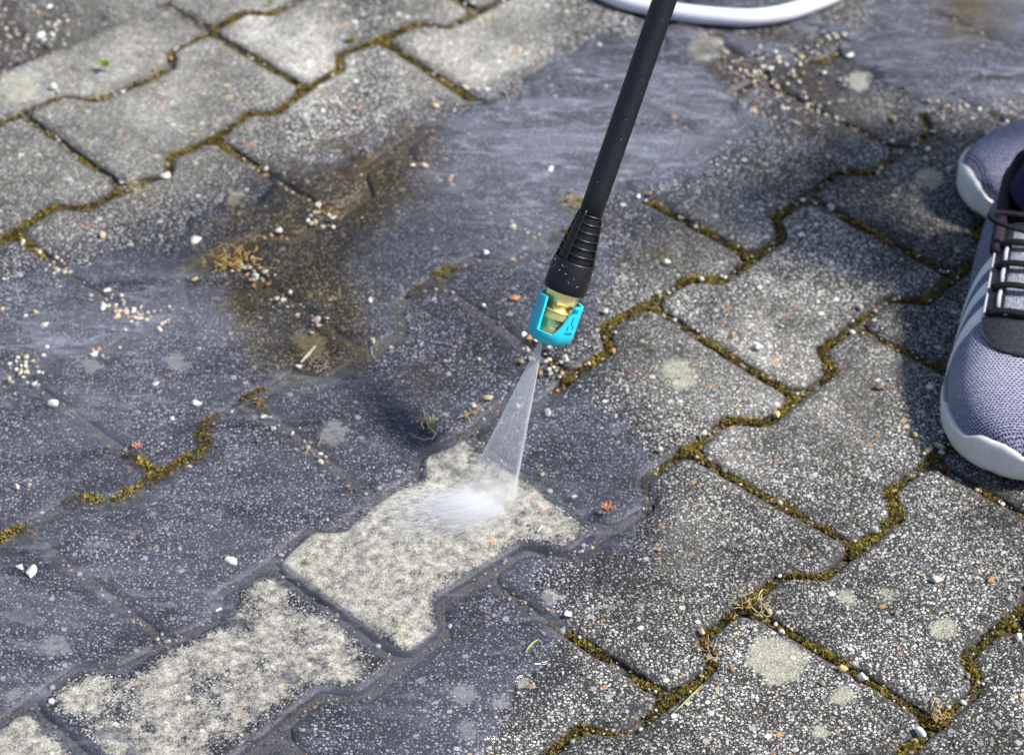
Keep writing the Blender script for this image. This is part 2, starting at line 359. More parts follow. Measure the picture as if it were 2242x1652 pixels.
# ------------------------------------------------------------------ ground sheet beyond the paving
def big_ground():
    xs = np.concatenate([[-60, -20, -6, -2], np.linspace(-1, 1, 30), [2, 6, 20, 60]])
    vs = [(x, y, -.03) for x in xs for y in xs]; n = len(xs)
    o = link('ground', vs, gridfaces(n, n), GROUND); tag(o, 'dark gritty ground beyond the straight kerb edge of the paving', 'ground', kind='structure')
    return o
big_ground()

# ------------------------------------------------------------------ paving
AMP = .085
def wave(k, u):
    up = .5 if k % 2 == 0 else 0.0                       # where the stones above this joint end
    d = np.abs((u - up + .5) % 1.0 - .5)
    t = np.clip((d - .185) / .115, 0, 1); t = t * t * (3 - 2 * t)
    return AMP * (1 - 2 * t)

KERB_V = -1.60
bed_parts = None
def stone_mesh(k, uc, long=1.0, nu=46, nv=30, seed=0, top_straight=False):
    hw = .5 * long
    g = .0036 / .2
    r = np.random.default_rng(1000 + seed)
    s = np.linspace(-1, 1, nu); s = np.sign(s) * (1 - (1 - np.abs(s)) ** 1.35)     # denser at the rims
    t = np.linspace(-1, 1, nv); t = np.sign(t) * (1 - (1 - np.abs(t)) ** 1.5)
    U = uc + s * (hw - g); dend = (1 - np.abs(s)) * (hw - g) * .2                  # metres to the end
    cr = .009 + .005 * r.random(4)
    def corner(side):
        o = np.zeros(nu)
        for i in range(nu):
            R = cr[side * 2 + (0 if s[i] < 0 else 1)]
            if dend[i] < R: o[i] = R - math.sqrt(max(0, R * R - (R - dend[i]) ** 2))
        return o
    slope = 1.0
    if top_straight: top = np.full(nu, KERB_V)
    else: top = k + wave(k, U)
    bot = k + 1 + wave(k + 1, U)
    def sl(kk): return np.sqrt(1 + (np.gradient(wave(kk, U) * Q, U * .2)) ** 2)
    gi = .0036 / Q
    top = top + gi * (1 if top_straight else np.minimum(sl(k), 1.5)) + corner(0) / Q
    bot = bot - gi * np.minimum(sl(k + 1), 1.5) - corner(1) / Q
    T = (t + 1) / 2
    V = top[:, None] * (1 - T[None]) + bot[:, None] * T[None]
    UU = np.broadcast_to(U[:, None], V.shape)
    # distance from rim
    dv = np.minimum(T[None] * (bot - top)[:, None], (1 - T[None]) * (bot - top)[:, None]) * Q
    dr = np.minimum(dv, dend[:, None])
    Pw = uvw(UU, V).reshape(-1, 3)
    nz = vnoise(Pw, 60, seed * 1.3); nz2 = vnoise(Pw, 14, seed * .7)
    drf = dr.ravel()
    e = np.clip(1 - drf / (.0075 * (1 + .5 * nz)), 0, 1)
    # wobble the rim outline
    jit = .0012 * np.clip(1 - drf / .01, 0, 1)
    Pw[:, 0] += jit * vnoise(Pw, 130, 5 + seed); Pw[:, 1] += jit * vnoise(Pw, 130, 95 + seed)
    dz = stone_dz(k, uc, r)
    cx, cy = Pw[:, 0].mean(), Pw[:, 1].mean()
    tx, ty = r.normal(0, .004, 2)
    z = dz - .0028 * e ** 2 + .0007 * nz + .0009 * nz2 + tx * (Pw[:, 0] - cx) + ty * (Pw[:, 1] - cy)
    Pw[:, 2] = z
    faces = gridfaces(nu, nv, flip=True)
    rim = [i * nv for i in range(nu)] + [(nu - 1) * nv + j for j in range(1, nv)] + [i * nv + nv - 1 for i in range(nu - 2, -1, -1)] + [j for j in range(nv - 2, 0, -1)]
    n0 = len(Pw); ctr = np.array([cx, cy, 0]); sk = []
    for lev in (-.006, -.03):
        for i in rim:
            v = Pw[i].copy(); d = v - ctr; d[2] = 0; d /= np.linalg.norm(d)
            v[:2] += d[:2] * (.0008 if lev > -.01 else .0012); v[2] = lev + (z[i] if lev > -.01 else 0); sk.append(v)
    Pa = np.concatenate([Pw, np.array(sk)])
    m = len(rim)
    for i in range(m):
        j = (i + 1) % m
        faces.append((rim[i], rim[j], n0 + j, n0 + i)); faces.append((n0 + i, n0 + j, n0 + m + j, n0 + m + i))
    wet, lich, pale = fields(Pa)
    edge = np.concatenate([e, np.ones(2 * m)])
    lich = lich * (1 - np.clip(edge * 1.2, 0, 1))
    DDt = todisp(Pa); dirt = np.zeros(len(Pa))
    for x_, y_, r_ in DIRT: dirt = np.maximum(dirt, np.clip(1.4 - 1.4 * np.hypot(DDt[:, 0] - x_, (DDt[:, 1] - y_) * 1.4) / r_, 0, 1))
    skirt = np.concatenate([np.clip((e - .8) / .2, 0, 1) * .5, np.ones(2 * m)])
    return Pa, faces, dict(rim=np.concatenate([np.clip(1 - drf / .016, 0, 1), np.ones(2 * m)]), skirt=skirt, dirt=dirt, wet=wet, lichen=lich, pale=pale, edge=edge), r

def stone_dz(k, uc, r):
    z = r.normal(0, .0007) - .0006
    if k == 3 and uc < -.5: z = .0022
    if k in (0, -1) or (k == 1 and uc >= 1): z += .0015
    return z

PAVE = None
def near_frame(P, mx):
    D = todisp(P); return ((D[:, 0] > -mx) & (D[:, 0] < 2242 + mx) & (D[:, 1] > -mx) & (D[:, 1] < 1652 + mx)).any()

# bed of the paving: the mesh of the structure itself
us = np.arange(-6.5, 8.01, .06); vs_ = np.arange(KERB_V + .03, 12.0, .09)
UU, VV = np.meshgrid(us, vs_, indexing='ij')
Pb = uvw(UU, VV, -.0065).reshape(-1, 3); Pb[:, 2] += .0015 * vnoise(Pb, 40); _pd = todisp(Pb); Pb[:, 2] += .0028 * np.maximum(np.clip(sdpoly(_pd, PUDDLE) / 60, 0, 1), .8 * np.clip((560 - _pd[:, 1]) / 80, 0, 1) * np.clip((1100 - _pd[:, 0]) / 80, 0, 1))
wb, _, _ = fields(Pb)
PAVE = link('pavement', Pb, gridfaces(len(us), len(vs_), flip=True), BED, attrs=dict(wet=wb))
tag(PAVE, 'weathered grey interlocking concrete paving with mossy joints, partly flooded', 'pavement', kind='structure')

CLEAN = {(3, -1.0): .80, (3, -2.0): .56, (3, -3.0): .76}
TONE = {(3, 0.0): .78, (0, .5): 1.1, (4, .5): .95, (1, 2.0): .8, (2, 2.5): .72, (3, 2.0): .7, (3, 1.0): 1.15, (2, .5): .9, (4, 1.5): .78, (5, 0.0): .88, (5, 1.0): .7, (2, 1.5): 1.1}
LBL = {(3, -1.0): 'washed pale paving stone being hit by the water jet', (3, -2.0): 'cleaned pale paving stone still mottled with dirt', (3, -3.0): 'cleaned yellowish paving stone cut by the left edge',
       (4, -.5): 'half wet paving stone', (5, -.5 + .5): None}
outer = MB(); outer_attr = {k: [] for k in ('wet', 'lichen', 'pale', 'edge', 'clean', 'tone', 'skirt', 'dirt')}
cnt = 0
for k in range(-1, 10):
    for i in range(-8, 9):
        uc = float(i) if k % 2 else i + .5
        c = uvw([uc], [k + .5])[0]
        D = todisp([c])[0]
        if D[0] < -1150 or D[0] > 3300 or D[1] > 2500 or D[1] < -900: continue
        vis = near_frame(uvw([uc - .48, uc + .48, uc - .48, uc + .48, uc], [k, k, k + 1, k + 1, k + .5]), 30)
        cnt += 1
        Pa, fs, A, r = stone_mesh(k, uc, nu=46 if vis else 26, nv=30 if vis else 16, seed=cnt)
        cl = CLEAN.get((k, uc), 0.0)
        if k == 3 and uc < -3.5: cl = .6
        # the cleaned band fades where spray has not reached
        cla = np.full(len(Pa), cl)
        if cl:
            DD = todisp(Pa)
            if (k, uc) == (3, -1.0):
                cla = cla + .12 * np.clip((900 - DD[:, 0]) / 200, -1, .6) - .20 * np.clip((DD[:, 0] - 1180) / 150, 0, 1)
            cla = cla - .42 * A['rim'] ** 1.3
        A['clean'] = np.clip(cla, 0, 1); A.pop('rim')
        tn = TONE.get((k, uc), float(np.clip(r.normal(.92, .12), .7, 1.2)))
        A['tone'] = np.full(len(Pa), tn)
        if vis:
            o = link('paving_stone', Pa, fs, STONE, PAVE, attrs=A)
            if LBL.get((k, uc)): o['label'] = LBL[(k, uc)]
        else:
            outer.add(Pa, fs)
            for kk in outer_attr: outer_attr[kk].append(np.asarray(A[kk]))
# kerb row with a straight outer side
for uc, ln in ((-2.5, 2.98), (-.5 - .0, .98), (.0, 0), (.5 - .25, 0), (1.0, 0), (1.5, .98), (2.5, .98), (3.5, .98)):
    pass
for a, b in ((-3.9, -1.9), (-1.9, -.62), (-.62, .52), (.52, 1.6), (1.6, 3.0), (3.0, 4.6)):
    cnt += 1
    Pa, fs, A, r = stone_mesh(-2, (a + b) / 2, long=b - a, nu=64, nv=24, seed=cnt, top_straight=True)
    A.pop('rim'); A['clean'] = np.zeros(len(Pa)); A['tone'] = np.full(len(Pa), .95)
    o = link('edging_stone', Pa, fs, STONE, PAVE, attrs=A)
oo = link('paving_stone', outer.v, outer.f, STONE, PAVE, attrs={k: np.concatenate(v) for k, v in outer_attr.items()})
oo['kind'] = 'stuff'; oo['label'] = 'paving stones surrounding the ones seen'
# grey mortar shoulder behind the kerb, broken at its left end
def mortar():
    us = np.linspace(.05, 5, 120); ws = np.linspace(0, 1, 12)
    P = []
    for u in us:
        for w in ws:
            P.append(uvw([u], [KERB_V + .03 - w * .95])[0])
    P = np.array(P); n = vnoise(P, 30); n2 = vnoise(P, 9)
    w = np.tile(ws, len(us)); uu = np.repeat(us, len(ws))
    P[:, 2] = -.005 - .008 * w ** 2 + .002 * n - .022 * np.clip((.3 - uu + .16 * n2) / .3, 0, 1) - .03 * np.clip((w - .85) / .15, 0, 1)
    A = dict(wet=np.zeros(len(P)), lichen=np.zeros(len(P)), pale=np.full(len(P), .55), edge=np.zeros(len(P)), clean=np.zeros(len(P)), tone=np.full(len(P), .8))
    o = link('mortar_shoulder', P, gridfaces(len(us), len(ws)), STONE, PAVE, attrs=A)
mortar()

# ------------------------------------------------------------------ water
def water_sheet(name, poly, lev, ymin, ymax, xmin, xmax, label, step=.0045, drop=.0022, milk_sheen_f=None):
    a = at(xmin, ymax); b = at(xmax, ymax); c = at(xmin, ymin); d = at(xmax, ymin)
    x0 = min(a[0], c[0]); x1 = max(b[0], d[0]); y0 = a[1]; y1 = max(c[1], d[1])
    xs = np.arange(x0, x1, step); ys = np.arange(y0, y1, step)
    X, Y = np.meshgrid(xs, ys, indexing='ij'); P = np.stack([X.ravel(), Y.ravel(), np.zeros(X.size)], 1)
    D = todisp(P); nz = vnoise(P, 45) * 26 + vnoise(P, 130) * 12
    sdv = sdpoly(D, poly) + nz
    t = np.clip(sdv / 34, -1, 1)
    P[:, 2] = lev - drop * np.clip(1 - (t + .35) / .9, 0, 1.6) ** 2
    keep = sdv > -34
    # water stands clear of the washed stones' tops
    brown_refl = np.clip((sdpoly(D, BROWN_REFL) + nz) / 95 + .5, 0, 1) if milk_sheen_f else np.clip(1.3 - np.hypot(D[:, 0] - 2130, D[:, 1] - 20) / 90, 0, 1)  # where the painted brown reflection lies on the water
    milk = milk_sheen_f(D) if milk_sheen_f else np.full(len(P), .25)  # milk carries the painted sky sheen
    rip = np.clip(.5 + 0 * D[:, 0], 0, 1)
    if milk_sheen_f: rip = .25 + .75 * np.clip((D[:, 1] - 430) / 250, 0, 1)
    nx, ny = len(xs), len(ys); fs = []
    K = keep.reshape(nx, ny)
    for i in range(nx - 1):
        kk = K[i, :-1] & K[i, 1:] & K[i + 1, :-1] & K[i + 1, 1:]
        for j in np.nonzero(kk)[0]:
            fs.append((i * ny + j, (i + 1) * ny + j, (i + 1) * ny + j + 1, i * ny + j + 1))
    used = np.unique(np.array(fs)); mp = -np.ones(len(P), int); mp[used] = np.arange(len(used))
    fs = mp[np.array(fs)]
    o = link(name, P[used], fs.tolist(), WATER, attrs=dict(brown_refl=brown_refl[used], milk=milk[used], ripple=rip[used]))
    tag(o, label, 'puddle', kind='structure'); return o

def milk_sheen_f(D):  # cloudiness of the water with the sky sheen painted in
    x, y = D[:, 0], D[:, 1]
    m = np.full(len(D), .10)
    m = m + .27 * np.exp(-(((x - 1280) / 360) ** 4 + ((y - 280) / 210) ** 4))
    m = m + .16 * np.exp(-(((x - 300) / 420) ** 2 + ((y - 760) / 170) ** 2))
    m = m + .08 * np.exp(-(((x - 100) / 500) ** 2 + ((y - 1350) / 260) ** 2))
    m = m - .12 * np.exp(-(((x - 950) / 190) ** 2 + ((y - 760) / 120) ** 2)) - .12 * np.clip(sdpoly(D, BROWN_REFL) / 50, 0, 1)  # less painted sheen over the darker patches
    return np.clip(m, .03, .6)
water_sheet('water', PUDDLE, .0016, 40, 1850, -420, 1760, 'shallow flowing water flooding the paving left of the lance, blue with sky', milk_sheen_f=milk_sheen_f)
water_sheet('water', POOL, .0018, -60, 260, 1440, 2420, 'blurred blue rainwater pool on the paving beyond the white hose', step=.007)
water_sheet('water', SMALL, .0020, 30, 140, 1430, 1560, 'small clear water bead beside the lance near the hose', step=.003)
water_sheet('water', SMALL2, .0020, 50, 160, 1560, 1760, 'thin water film just below the white hose', step=.004)

# ------------------------------------------------------------------ joints: moss and grit
def joint_lines():
    """polylines (world points, half width, kind) of every joint near the frame"""
    L = []
    for k in range(-1, 9):
        u = np.arange(-6, 7, .02); v = k + wave(k, u); L.append((uvw(u, v), u, v, k, 'w'))
    for k in range(-1, 9):
        for i in range(-7, 8):
            uj = float(i) if k % 2 == 0 else i + .5
            v0 = k + wave(k, np.array([uj]))[0] + .02; v1 = k + 1 + wave(k + 1, np.array([uj]))[0] - .02
            v = np.linspace(v0, v1, 40); L.append((uvw(np.full(40, uj), v), np.full(40, uj), v, k, 'e'))
    return L
JL = joint_lines()
# places (photo px) where moss is thick: x, y, radius ; and where it is missing
THICK = [(110, 480, 110), (30, 530, 90), (380, 320, 60), (440, 285, 70), (560, 240, 80), (680, 200, 90), (745, 130, 60), (860, 45, 120), (520, 60, 70), (600, 130, 90), (760, 100, 50), (900, 130, 120), (1000, 190, 60),
         (1880, 378, 70), (1700, 480, 60), (1540, 610, 80), (1340, 720, 70), (1290, 790, 70), (1400, 665, 50), (1250, 850, 40), (1640, 910, 70), (1820, 780, 80), (1880, 705, 60), (2040, 650, 90), (2140, 590, 80), (2170, 470, 60),
         (1960, 760, 70), (2050, 810, 60), (1950, 1100, 80), (1880, 1200, 60), (1750, 1260, 90), (1640, 1320, 60), (1580, 1350, 60), (1555, 1430, 60), (1470, 1530, 70), (1250, 1620, 80), (2110, 1450, 90), (2180, 1370, 70), (2060, 1560, 70),
         (1430, 1460, 40), (1300, 1400, 70), (1980, 1640, 60), (2130, 1090, 60), (2060, 1010, 50), (1780, 1420, 90), (1900, 1490, 60), (1990, 1545, 60), (1580, 1050, 90), (1700, 1130, 90), (1800, 1170, 60), (1500, 980, 50), (1430, 1030, 40),
         (435, 905, 42), (440, 970, 45), (400, 1020, 60), (340, 1050, 60), (270, 1100, 60), (190, 1110, 50), (320, 1010, 40), (20, 1180, 60), (1240, 450, 45), (1225, 490, 35), (560, 790, 0), (900, 615, 35), (960, 590, 35), (550, 870, 40), (640, 820, 30), (1550, 480, 60), (1620, 540, 60), (1450, 450, 60), (1560, 750, 70), (1680, 820, 70), (2030, 540, 60), (1900, 480, 60)]
def thick(D):
    t = np.zeros(len(D))
    for x, y, r in THICK:
        if r: t = np.maximum(t, np.clip(1.35 - np.hypot(D[:, 0] - x, D[:, 1] - y) / r, 0, 1))
    return t
PUD = PUDDLE
moss_v = []; moss_f = []; moss_c = []
grit = []    # position, radius, colour
MC = np.array([(.26, .21, .02), (.20, .17, .015), (.36, .28, .03), (.13, .12, .015), (.42, .31, .07), (.25, .13, .03), (.07, .05, .02), (.05, .04, .02)])
DRY = np.array([(.42, .36, .20), (.35, .26, .12), (.5, .45, .3)])
ISL = [(435, 905, 42), (440, 970, 45), (400, 1020, 60), (340, 1050, 60), (270, 1100, 60), (190, 1110, 50), (320, 1010, 45), (20, 1180, 60), (1240, 450, 45), (1225, 490, 35), (900, 615, 35), (960, 590, 35), (550, 870, 40)]
for pts, u, v, k, kd in JL:
    D = todisp(pts); vis = (D[:, 0] > -150) & (D[:, 0] < 2400) & (D[:, 1] > -120) & (D[:, 1] < 1800)
    if not vis.any(): continue
    seg = np.nonzero(vis)[0]; T = np.gradient(pts, axis=0); T /= np.linalg.norm(T, axis=1)[:, None] + 1e-12
    N = np.stack([-T[:, 1], T[:, 0], 0 * T[:, 0]], 1)
    L = np.linalg.norm(np.diff(pts, axis=0), axis=1)
    inw = sdpoly(D, PUD); th = thick(D)
    isl = np.zeros(len(D))
    for x, y, r in ISL: isl = np.maximum(isl, np.clip(1.4 - np.hypot(D[:, 0] - x, D[:, 1] - y) / r, 0, 1))
    hn = vnoise(pts, 35, 11 + k); hn2 = vnoise(pts, 110, 3 + k)
    for i in seg[:-1]:
        if not (0 < i < len(pts) - 1): continue
        flooded = inw[i] > 10
        dens = ((.10 if kd == 'w' else 0) + (.45 if D[i][1] < 520 and D[i][0] < 1100 else 0) + .85 * th[i] + .8 * hn[i] + .7 * hn2[i])
        if flooded: dens = 1.3 * isl[i]
        dens = max(0, dens)
        hw = (.0038 + .0028 * th[i]) * (1 + .7 * hn2[i]) * (.78 if kd == 'e' else 1) * (1.55 if D[i][1] < 560 and D[i][0] < 1000 else 1)
        ztop = -.0052 + .0048 * min(1, dens * .8) + (.0035 if isl[i] > .3 else 0)
        nt_ = rng.poisson(L[i] * 1000 * 7.5 * min(dens, 1.35))
        for _ in range(nt_):
            o = rng.normal(0, .45) * hw * (1.0 + .5 * (isl[i] > .3)); a = rng.random() * L[i]
            p = pts[i] + T[i] * a + N[i] * o
            z = ztop * (1 - (o / (hw * 1.6)) ** 2) - .001 * rng.random() - .003 * min(1, (o / hw) ** 2)
            c = MC[rng.integers(len(MC))] if rng.random() > .07 + .1 * (isl[i] > .3) else DRY[rng.integers(3)]
            c = c * rng.uniform(.5, 1.45) * (1.25 if (hn[i] > .1) else .8)
            h = rng.uniform(.0008, .0023); b0 = len(moss_v)
            for q in range(3):
                an = rng.random() * 6.283; le = rng.uniform(.2, 1.0) * h
                tip = p + np.array([math.cos(an) * le, math.sin(an) * le, z + h * rng.uniform(.3, 1)])
                w = rng.uniform(.0004, .0009); pa = an + 1.57
                bx, by = math.cos(pa) * w, math.sin(pa) * w
                b1 = len(moss_v)
                moss_v += [(p[0] + bx, p[1] + by, z), (p[0] - bx, p[1] - by, z), tuple(tip)]
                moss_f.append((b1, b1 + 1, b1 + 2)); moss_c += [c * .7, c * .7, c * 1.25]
        # cushion cores under the tufts
        if dens > .25:
            for _ in range(rng.poisson(L[i] * 1000 * .55)):
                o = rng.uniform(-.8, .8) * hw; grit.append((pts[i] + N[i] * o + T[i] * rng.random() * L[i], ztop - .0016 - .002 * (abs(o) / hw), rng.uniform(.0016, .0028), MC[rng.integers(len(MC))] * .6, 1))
        gd = (.16 * (1.2 - th[i])) if not flooded else (.10 + .35 * max(0, hn[i]))
        if kd == 'e': gd *= 1.5
        gd *= (1.0 + 1.2 * max(0, hn[i] * -1))
        for _ in range(rng.poisson(L[i] * 1000 * gd)):
            o = rng.normal(0, .7) * .0045; rr = rng.uniform(.0007, .0017) if rng.random() < .85 else rng.uniform(.0017, .0026)
            c = [(.62, .60, .55), (.45, .38, .24), (.42, .28, .15), (.35, .33, .3), (.7, .68, .62), (.22, .19, .16), (.55, .50, .40)][rng.integers(7)]
            zz = (-.0035 if flooded else ztop + .0002) + rr * .3
            if abs(o) > .005: zz = rr * .6
            grit.append((pts[i] + N[i] * o + T[i] * rng.random() * L[i], zz, rr, np.array(c) * rng.uniform(.7, 1.1), 0))

def ico(sub):
    bm = bmesh.new(); bmesh.ops.create_icosphere(bm, subdivisions=sub, radius=1)
    v = np.array([x.co[:] for x in bm.verts]); f = [[q.index for q in p.verts] for p in bm.faces]; bm.free(); return v, f
IV1, IF1 = ico(1); IV2, IF2 = ico(2); IV3, IF3 = ico(3)
# loose grit on the stone tops, thicker in drifts
DR = [(250, 660, 60, 26), (300, 700, 45, 26), (60, 810, 60, 26), (560, 600, 40, 16), (620, 660, 30, 12), (700, 710, 25, 10), (1830, 90, 40, 14), (1760, 125, 40, 12), (1200, 800, 60, 16), (530, 590, 60, 20), (360, 700, 40, 14),
      (1720, 180, 90, 40), (1650, 140, 80, 40), (80, 60, 90, 50), (1790, 240, 90, 30), (130, 590, 40, 16), (290, 415, 40, 20), (700, 470, 50, 18), (2060, 240, 60, 16), (210, 770, 20, 6)]
GC = [(.68, .66, .62), (.52, .44, .28), (.46, .30, .16), (.40, .39, .38), (.75, .74, .70), (.62, .60, .54), (.6, .53, .38), (.56, .45, .38)]
for x, y, r, n in DR:
    for _ in range(n):
        dx, dy = rng.normal(0, r * .45, 2); p = at(x + dx, y + dy * .7); rr = rng.uniform(.001, .0026)
        grit.append((p, rr * .4 + .0003, rr, np.array(GC[rng.integers(8)]) * rng.uniform(.7, 1), 0))
for _ in range(620):
    x = rng.uniform(-100, 2340); y = rng.uniform(-60, 1750); p = at(x, y); rr = rng.uniform(.0006, .0014)
    grit.append((p, rr * .4 + (.0028 if False else 0), rr, np.array(GC[rng.integers(8)]) * rng.uniform(.6, 1), 0))
def blobs(name, items, mat, label, cat):
    V = []; Fc = []; C = []
    F1 = np.array(IF1)
    for p, z, r, c, _ in items:
        v = IV1 * (1 + .28 * (rng.random((len(IV1), 1)) - .5)); sc = np.array([rng.uniform(.75, 1.3), rng.uniform(.7, 1.1), rng.uniform(.5, .85)]) * r
        an = rng.random() * 6.28; v = v * sc; v = np.stack([v[:, 0] * math.cos(an) - v[:, 1] * math.sin(an), v[:, 0] * math.sin(an) + v[:, 1] * math.cos(an), v[:, 2]], 1)
        Fc.append(F1 + len(IV1) * len(V)); V.append(v + np.array([p[0], p[1], z])); C.append(np.tile(c, (len(IV1), 1)))
    o = link(name, np.concatenate(V), np.concatenate(Fc).tolist(), mat, cols=np.concatenate(C)); tag(o, label, cat, kind='stuff'); return o
blobs('grit', [g for g in grit if not g[4]], PEBBLE, 'fine loose sand and grit scattered over stones and joints', 'grit')
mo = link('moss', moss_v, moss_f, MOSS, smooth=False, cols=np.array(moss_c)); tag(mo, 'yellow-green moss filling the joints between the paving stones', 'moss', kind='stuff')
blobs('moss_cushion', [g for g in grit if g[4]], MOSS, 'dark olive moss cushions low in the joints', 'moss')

# ------------------------------------------------------------------ pebbles, one object each
WH, CR, TAN, YEL, ORA, GRY, PNK, BRN, OLV, BLU = (.66, .655, .63), (.56, .53, .43), (.46, .38, .25), (.55, .43, .19), (.48, .25, .09), (.42, .42, .43), (.55, .40, .36), (.27, .19, .13), (.38, .36, .22), (.10, .13, .20)
CN_ = {WH: 'white', CR: 'cream', TAN: 'tan', YEL: 'yellow', ORA: 'orange', GRY: 'grey', PNK: 'pinkish', BRN: 'brown', OLV: 'olive', BLU: 'dark blue'}
PEB = [(429, 524, 30, WH), (360, 384, 30, CR), (89, 79, 28, WH), (116, 76, 18, WH), (117, 189, 24, WH), (611, 504, 20, WH), (224, 514, 20, TAN), (350, 486, 17, CR), (696, 446, 20, WH), (583, 371, 18, GRY), (107, 15, 16, WH), (51, 529, 16, WH),
       (117, 881, 26, WH), (432, 882, 22, WH), (235, 633, 18, WH), (224, 668, 26, WH), (253, 670, 16, ORA), (256, 691, 22, TAN), (277, 683, 20, PNK), (293, 679, 22, CR), (309, 671, 14, CR), (99, 710, 20, CR), (77, 684, 18, TAN), (57, 690, 15, CR), (5, 676, 16, YEL),
       (204, 775, 20, WH), (224, 778, 14, GRY), (73, 788, 14, YEL), (58, 815, 18, CR), (44, 816, 15, CR), (20, 831, 18, TAN), (76, 838, 20, GRY), (653, 689, 16, CR), (582, 594, 14, YEL), (558, 603, 17, WH), (589, 619, 13, ORA), (556, 624, 14, ORA), (426, 610, 18, YEL), (694, 701, 22, PNK),
       (655, 802, 18, WH), (340, 838, 20, GRY), (575, 911, 17, CR), (597, 936, 14, WH), (640, 948, 14, WH), (701, 992, 13, CR), (703, 1009, 18, CR), (415, 1020, 12, CR), (377, 915, 13, WH), (36, 1065, 20, CR), (65, 1060, 14, PNK), (507, 900, 12, WH),
       (68, 1247, 32, WH), (43, 1240, 22, WH), (505, 1226, 25, WH), (267, 1477, 14, WH), (479, 1334, 14, WH), (812, 657, 18, WH), (1127, 650, 22, ORA), (1124, 568, 17, TAN), (1063, 552, 18, WH), (1148, 730, 16, WH), (1159, 740, 16, ORA), (1174, 744, 15, WH),
       (1237, 785, 22, CR), (1164, 785, 18, TAN), (1140, 792, 17, BRN), (1200, 902, 27, GRY), (1068, 869, 20, OLV), (1036, 887, 19, PNK), (1134, 887, 18, CR), (816, 747, 20, TAN), (1326, 682, 18, CR), (1458, 574, 18, CR), (1443, 640, 15, WH), (975, 789, 14, TAN), (1050, 785, 14, YEL),
       (1343, 768, 13, ORA), (1256, 1088, 15, GRY), (1444, 984, 18, CR), (1660, 760, 22, WH), (1884, 672, 20, CR), (1701, 904, 22, YEL), (1542, 948, 15, WH), (1684, 827, 14, BRN), (2056, 974, 20, OLV), (2061, 990, 16, GRY), (2037, 845, 18, WH), (1537, 611, 17, WH), (1927, 846, 22, BRN), (2004, 953, 12, YEL),
       (1887, 1481, 25, WH), (2016, 1602, 25, WH), (2170, 1269, 20, ORA), (2048, 1268, 24, GRY), (1915, 1159, 20, GRY), (1847, 1464, 20, YEL), (2230, 1393, 18, WH), (1537, 1381, 15, TAN), (1685, 1338, 14, CR), (1603, 1464, 11, ORA), (1800, 1494, 15, TAN), (2050, 1573, 15, BRN), (1963, 1342, 12, BLU), (1503, 1539, 12, YEL),
       (1080, 1193, 22, ORA), (1245, 1344, 19, WH), (875, 1379, 24, YEL), (1197, 1332, 11, ORA), (1441, 1203, 10, ORA), (1957, 260, 20, YEL), (1652, 244, 14, YEL), (1861, 121, 20, WH), (2088, 287, 15, WH), (2031, 327, 16, WH), (1952, 308, 15, WH), (1813, 344, 15, WH), (1832, 82, 17, YEL), (1850, 77, 17, CR),
       (1755, 124, 15, YEL), (1764, 214, 14, WH), (1687, 150, 20, GRY), (1820, 454, 20, GRY), (1929, 369, 16, CR), (1922, 378, 14, CR), (1713, 238, 20, WH), (2116, 231, 14, CR), (2144, 238, 14, WH), (1701, 190, 20, PNK), (1205, 370, 22, WH), (955, 231, 20, TAN), (824, 267, 16, CR), (1035, 7, 18, CR),
       (1018, 189, 13, WH), (1397, 430, 14, WH), (1473, 255, 22, BRN), (929, 362, 22, PNK), (905, 361, 16, WH), (984, 393, 20, BRN), (1126, 495, 18, CR), (856, 759, 11, CR)]
LAND = [('the turquoise nozzle cap', 1215, 700), ('the front trainer\'s toe', 2090, 1010), ('the back trainer\'s toe', 2130, 410), ('the pale stone under the jet', 900, 1190), ('the left red seedling', 300, 990),
        ('the seedling beside the jet', 1328, 1120), ('the bright green sprout', 230, 145), ('the flooded dry tuft', 508, 570), ('the dry weed on moss', 1645, 1325),
        ('the big round lichen spot', 1705, 1435), ('the white hose', 1640, 45), ('the black grip rings', 1285, 510), ('the mottled bottom-left stone', 480, 1430), ('the top left corner', 0, 0), ('the left edge middle', 0, 826), ('the bottom right corner', 2242, 1652), ('the floating straw', 675, 775), ('the green grass blade', 1163, 1412)]
def pebble_label(i, x, y, s, c):
    j = min(range(len(LAND)), key=lambda q: math.hypot(LAND[q][1] - x, LAND[q][2] - y))
    n, lx, ly = LAND[j]; dx, dy = x - lx, y - ly
    hz = 'right' if dx > 0 else 'left'; vt = 'below' if dy > 0 else 'above'
    if abs(dx) > 2.4 * abs(dy): dr = f'{hz} of'
    elif abs(dy) > 2.4 * abs(dx): dr = vt
    else: dr = f'{vt} and {hz} of'
    cm = max(1, round(math.hypot(dx, dy) / 29))
    size = 'large' if s >= 25 else ('small' if s <= 16 else 'medium')
    return f'{size} {CN_[c]} pebble {cm} cm {dr} {n}'
used_l = {}
in_w = sdpoly(np.array([(p[0], p[1]) for p in PEB], float), PUDDLE) > 0
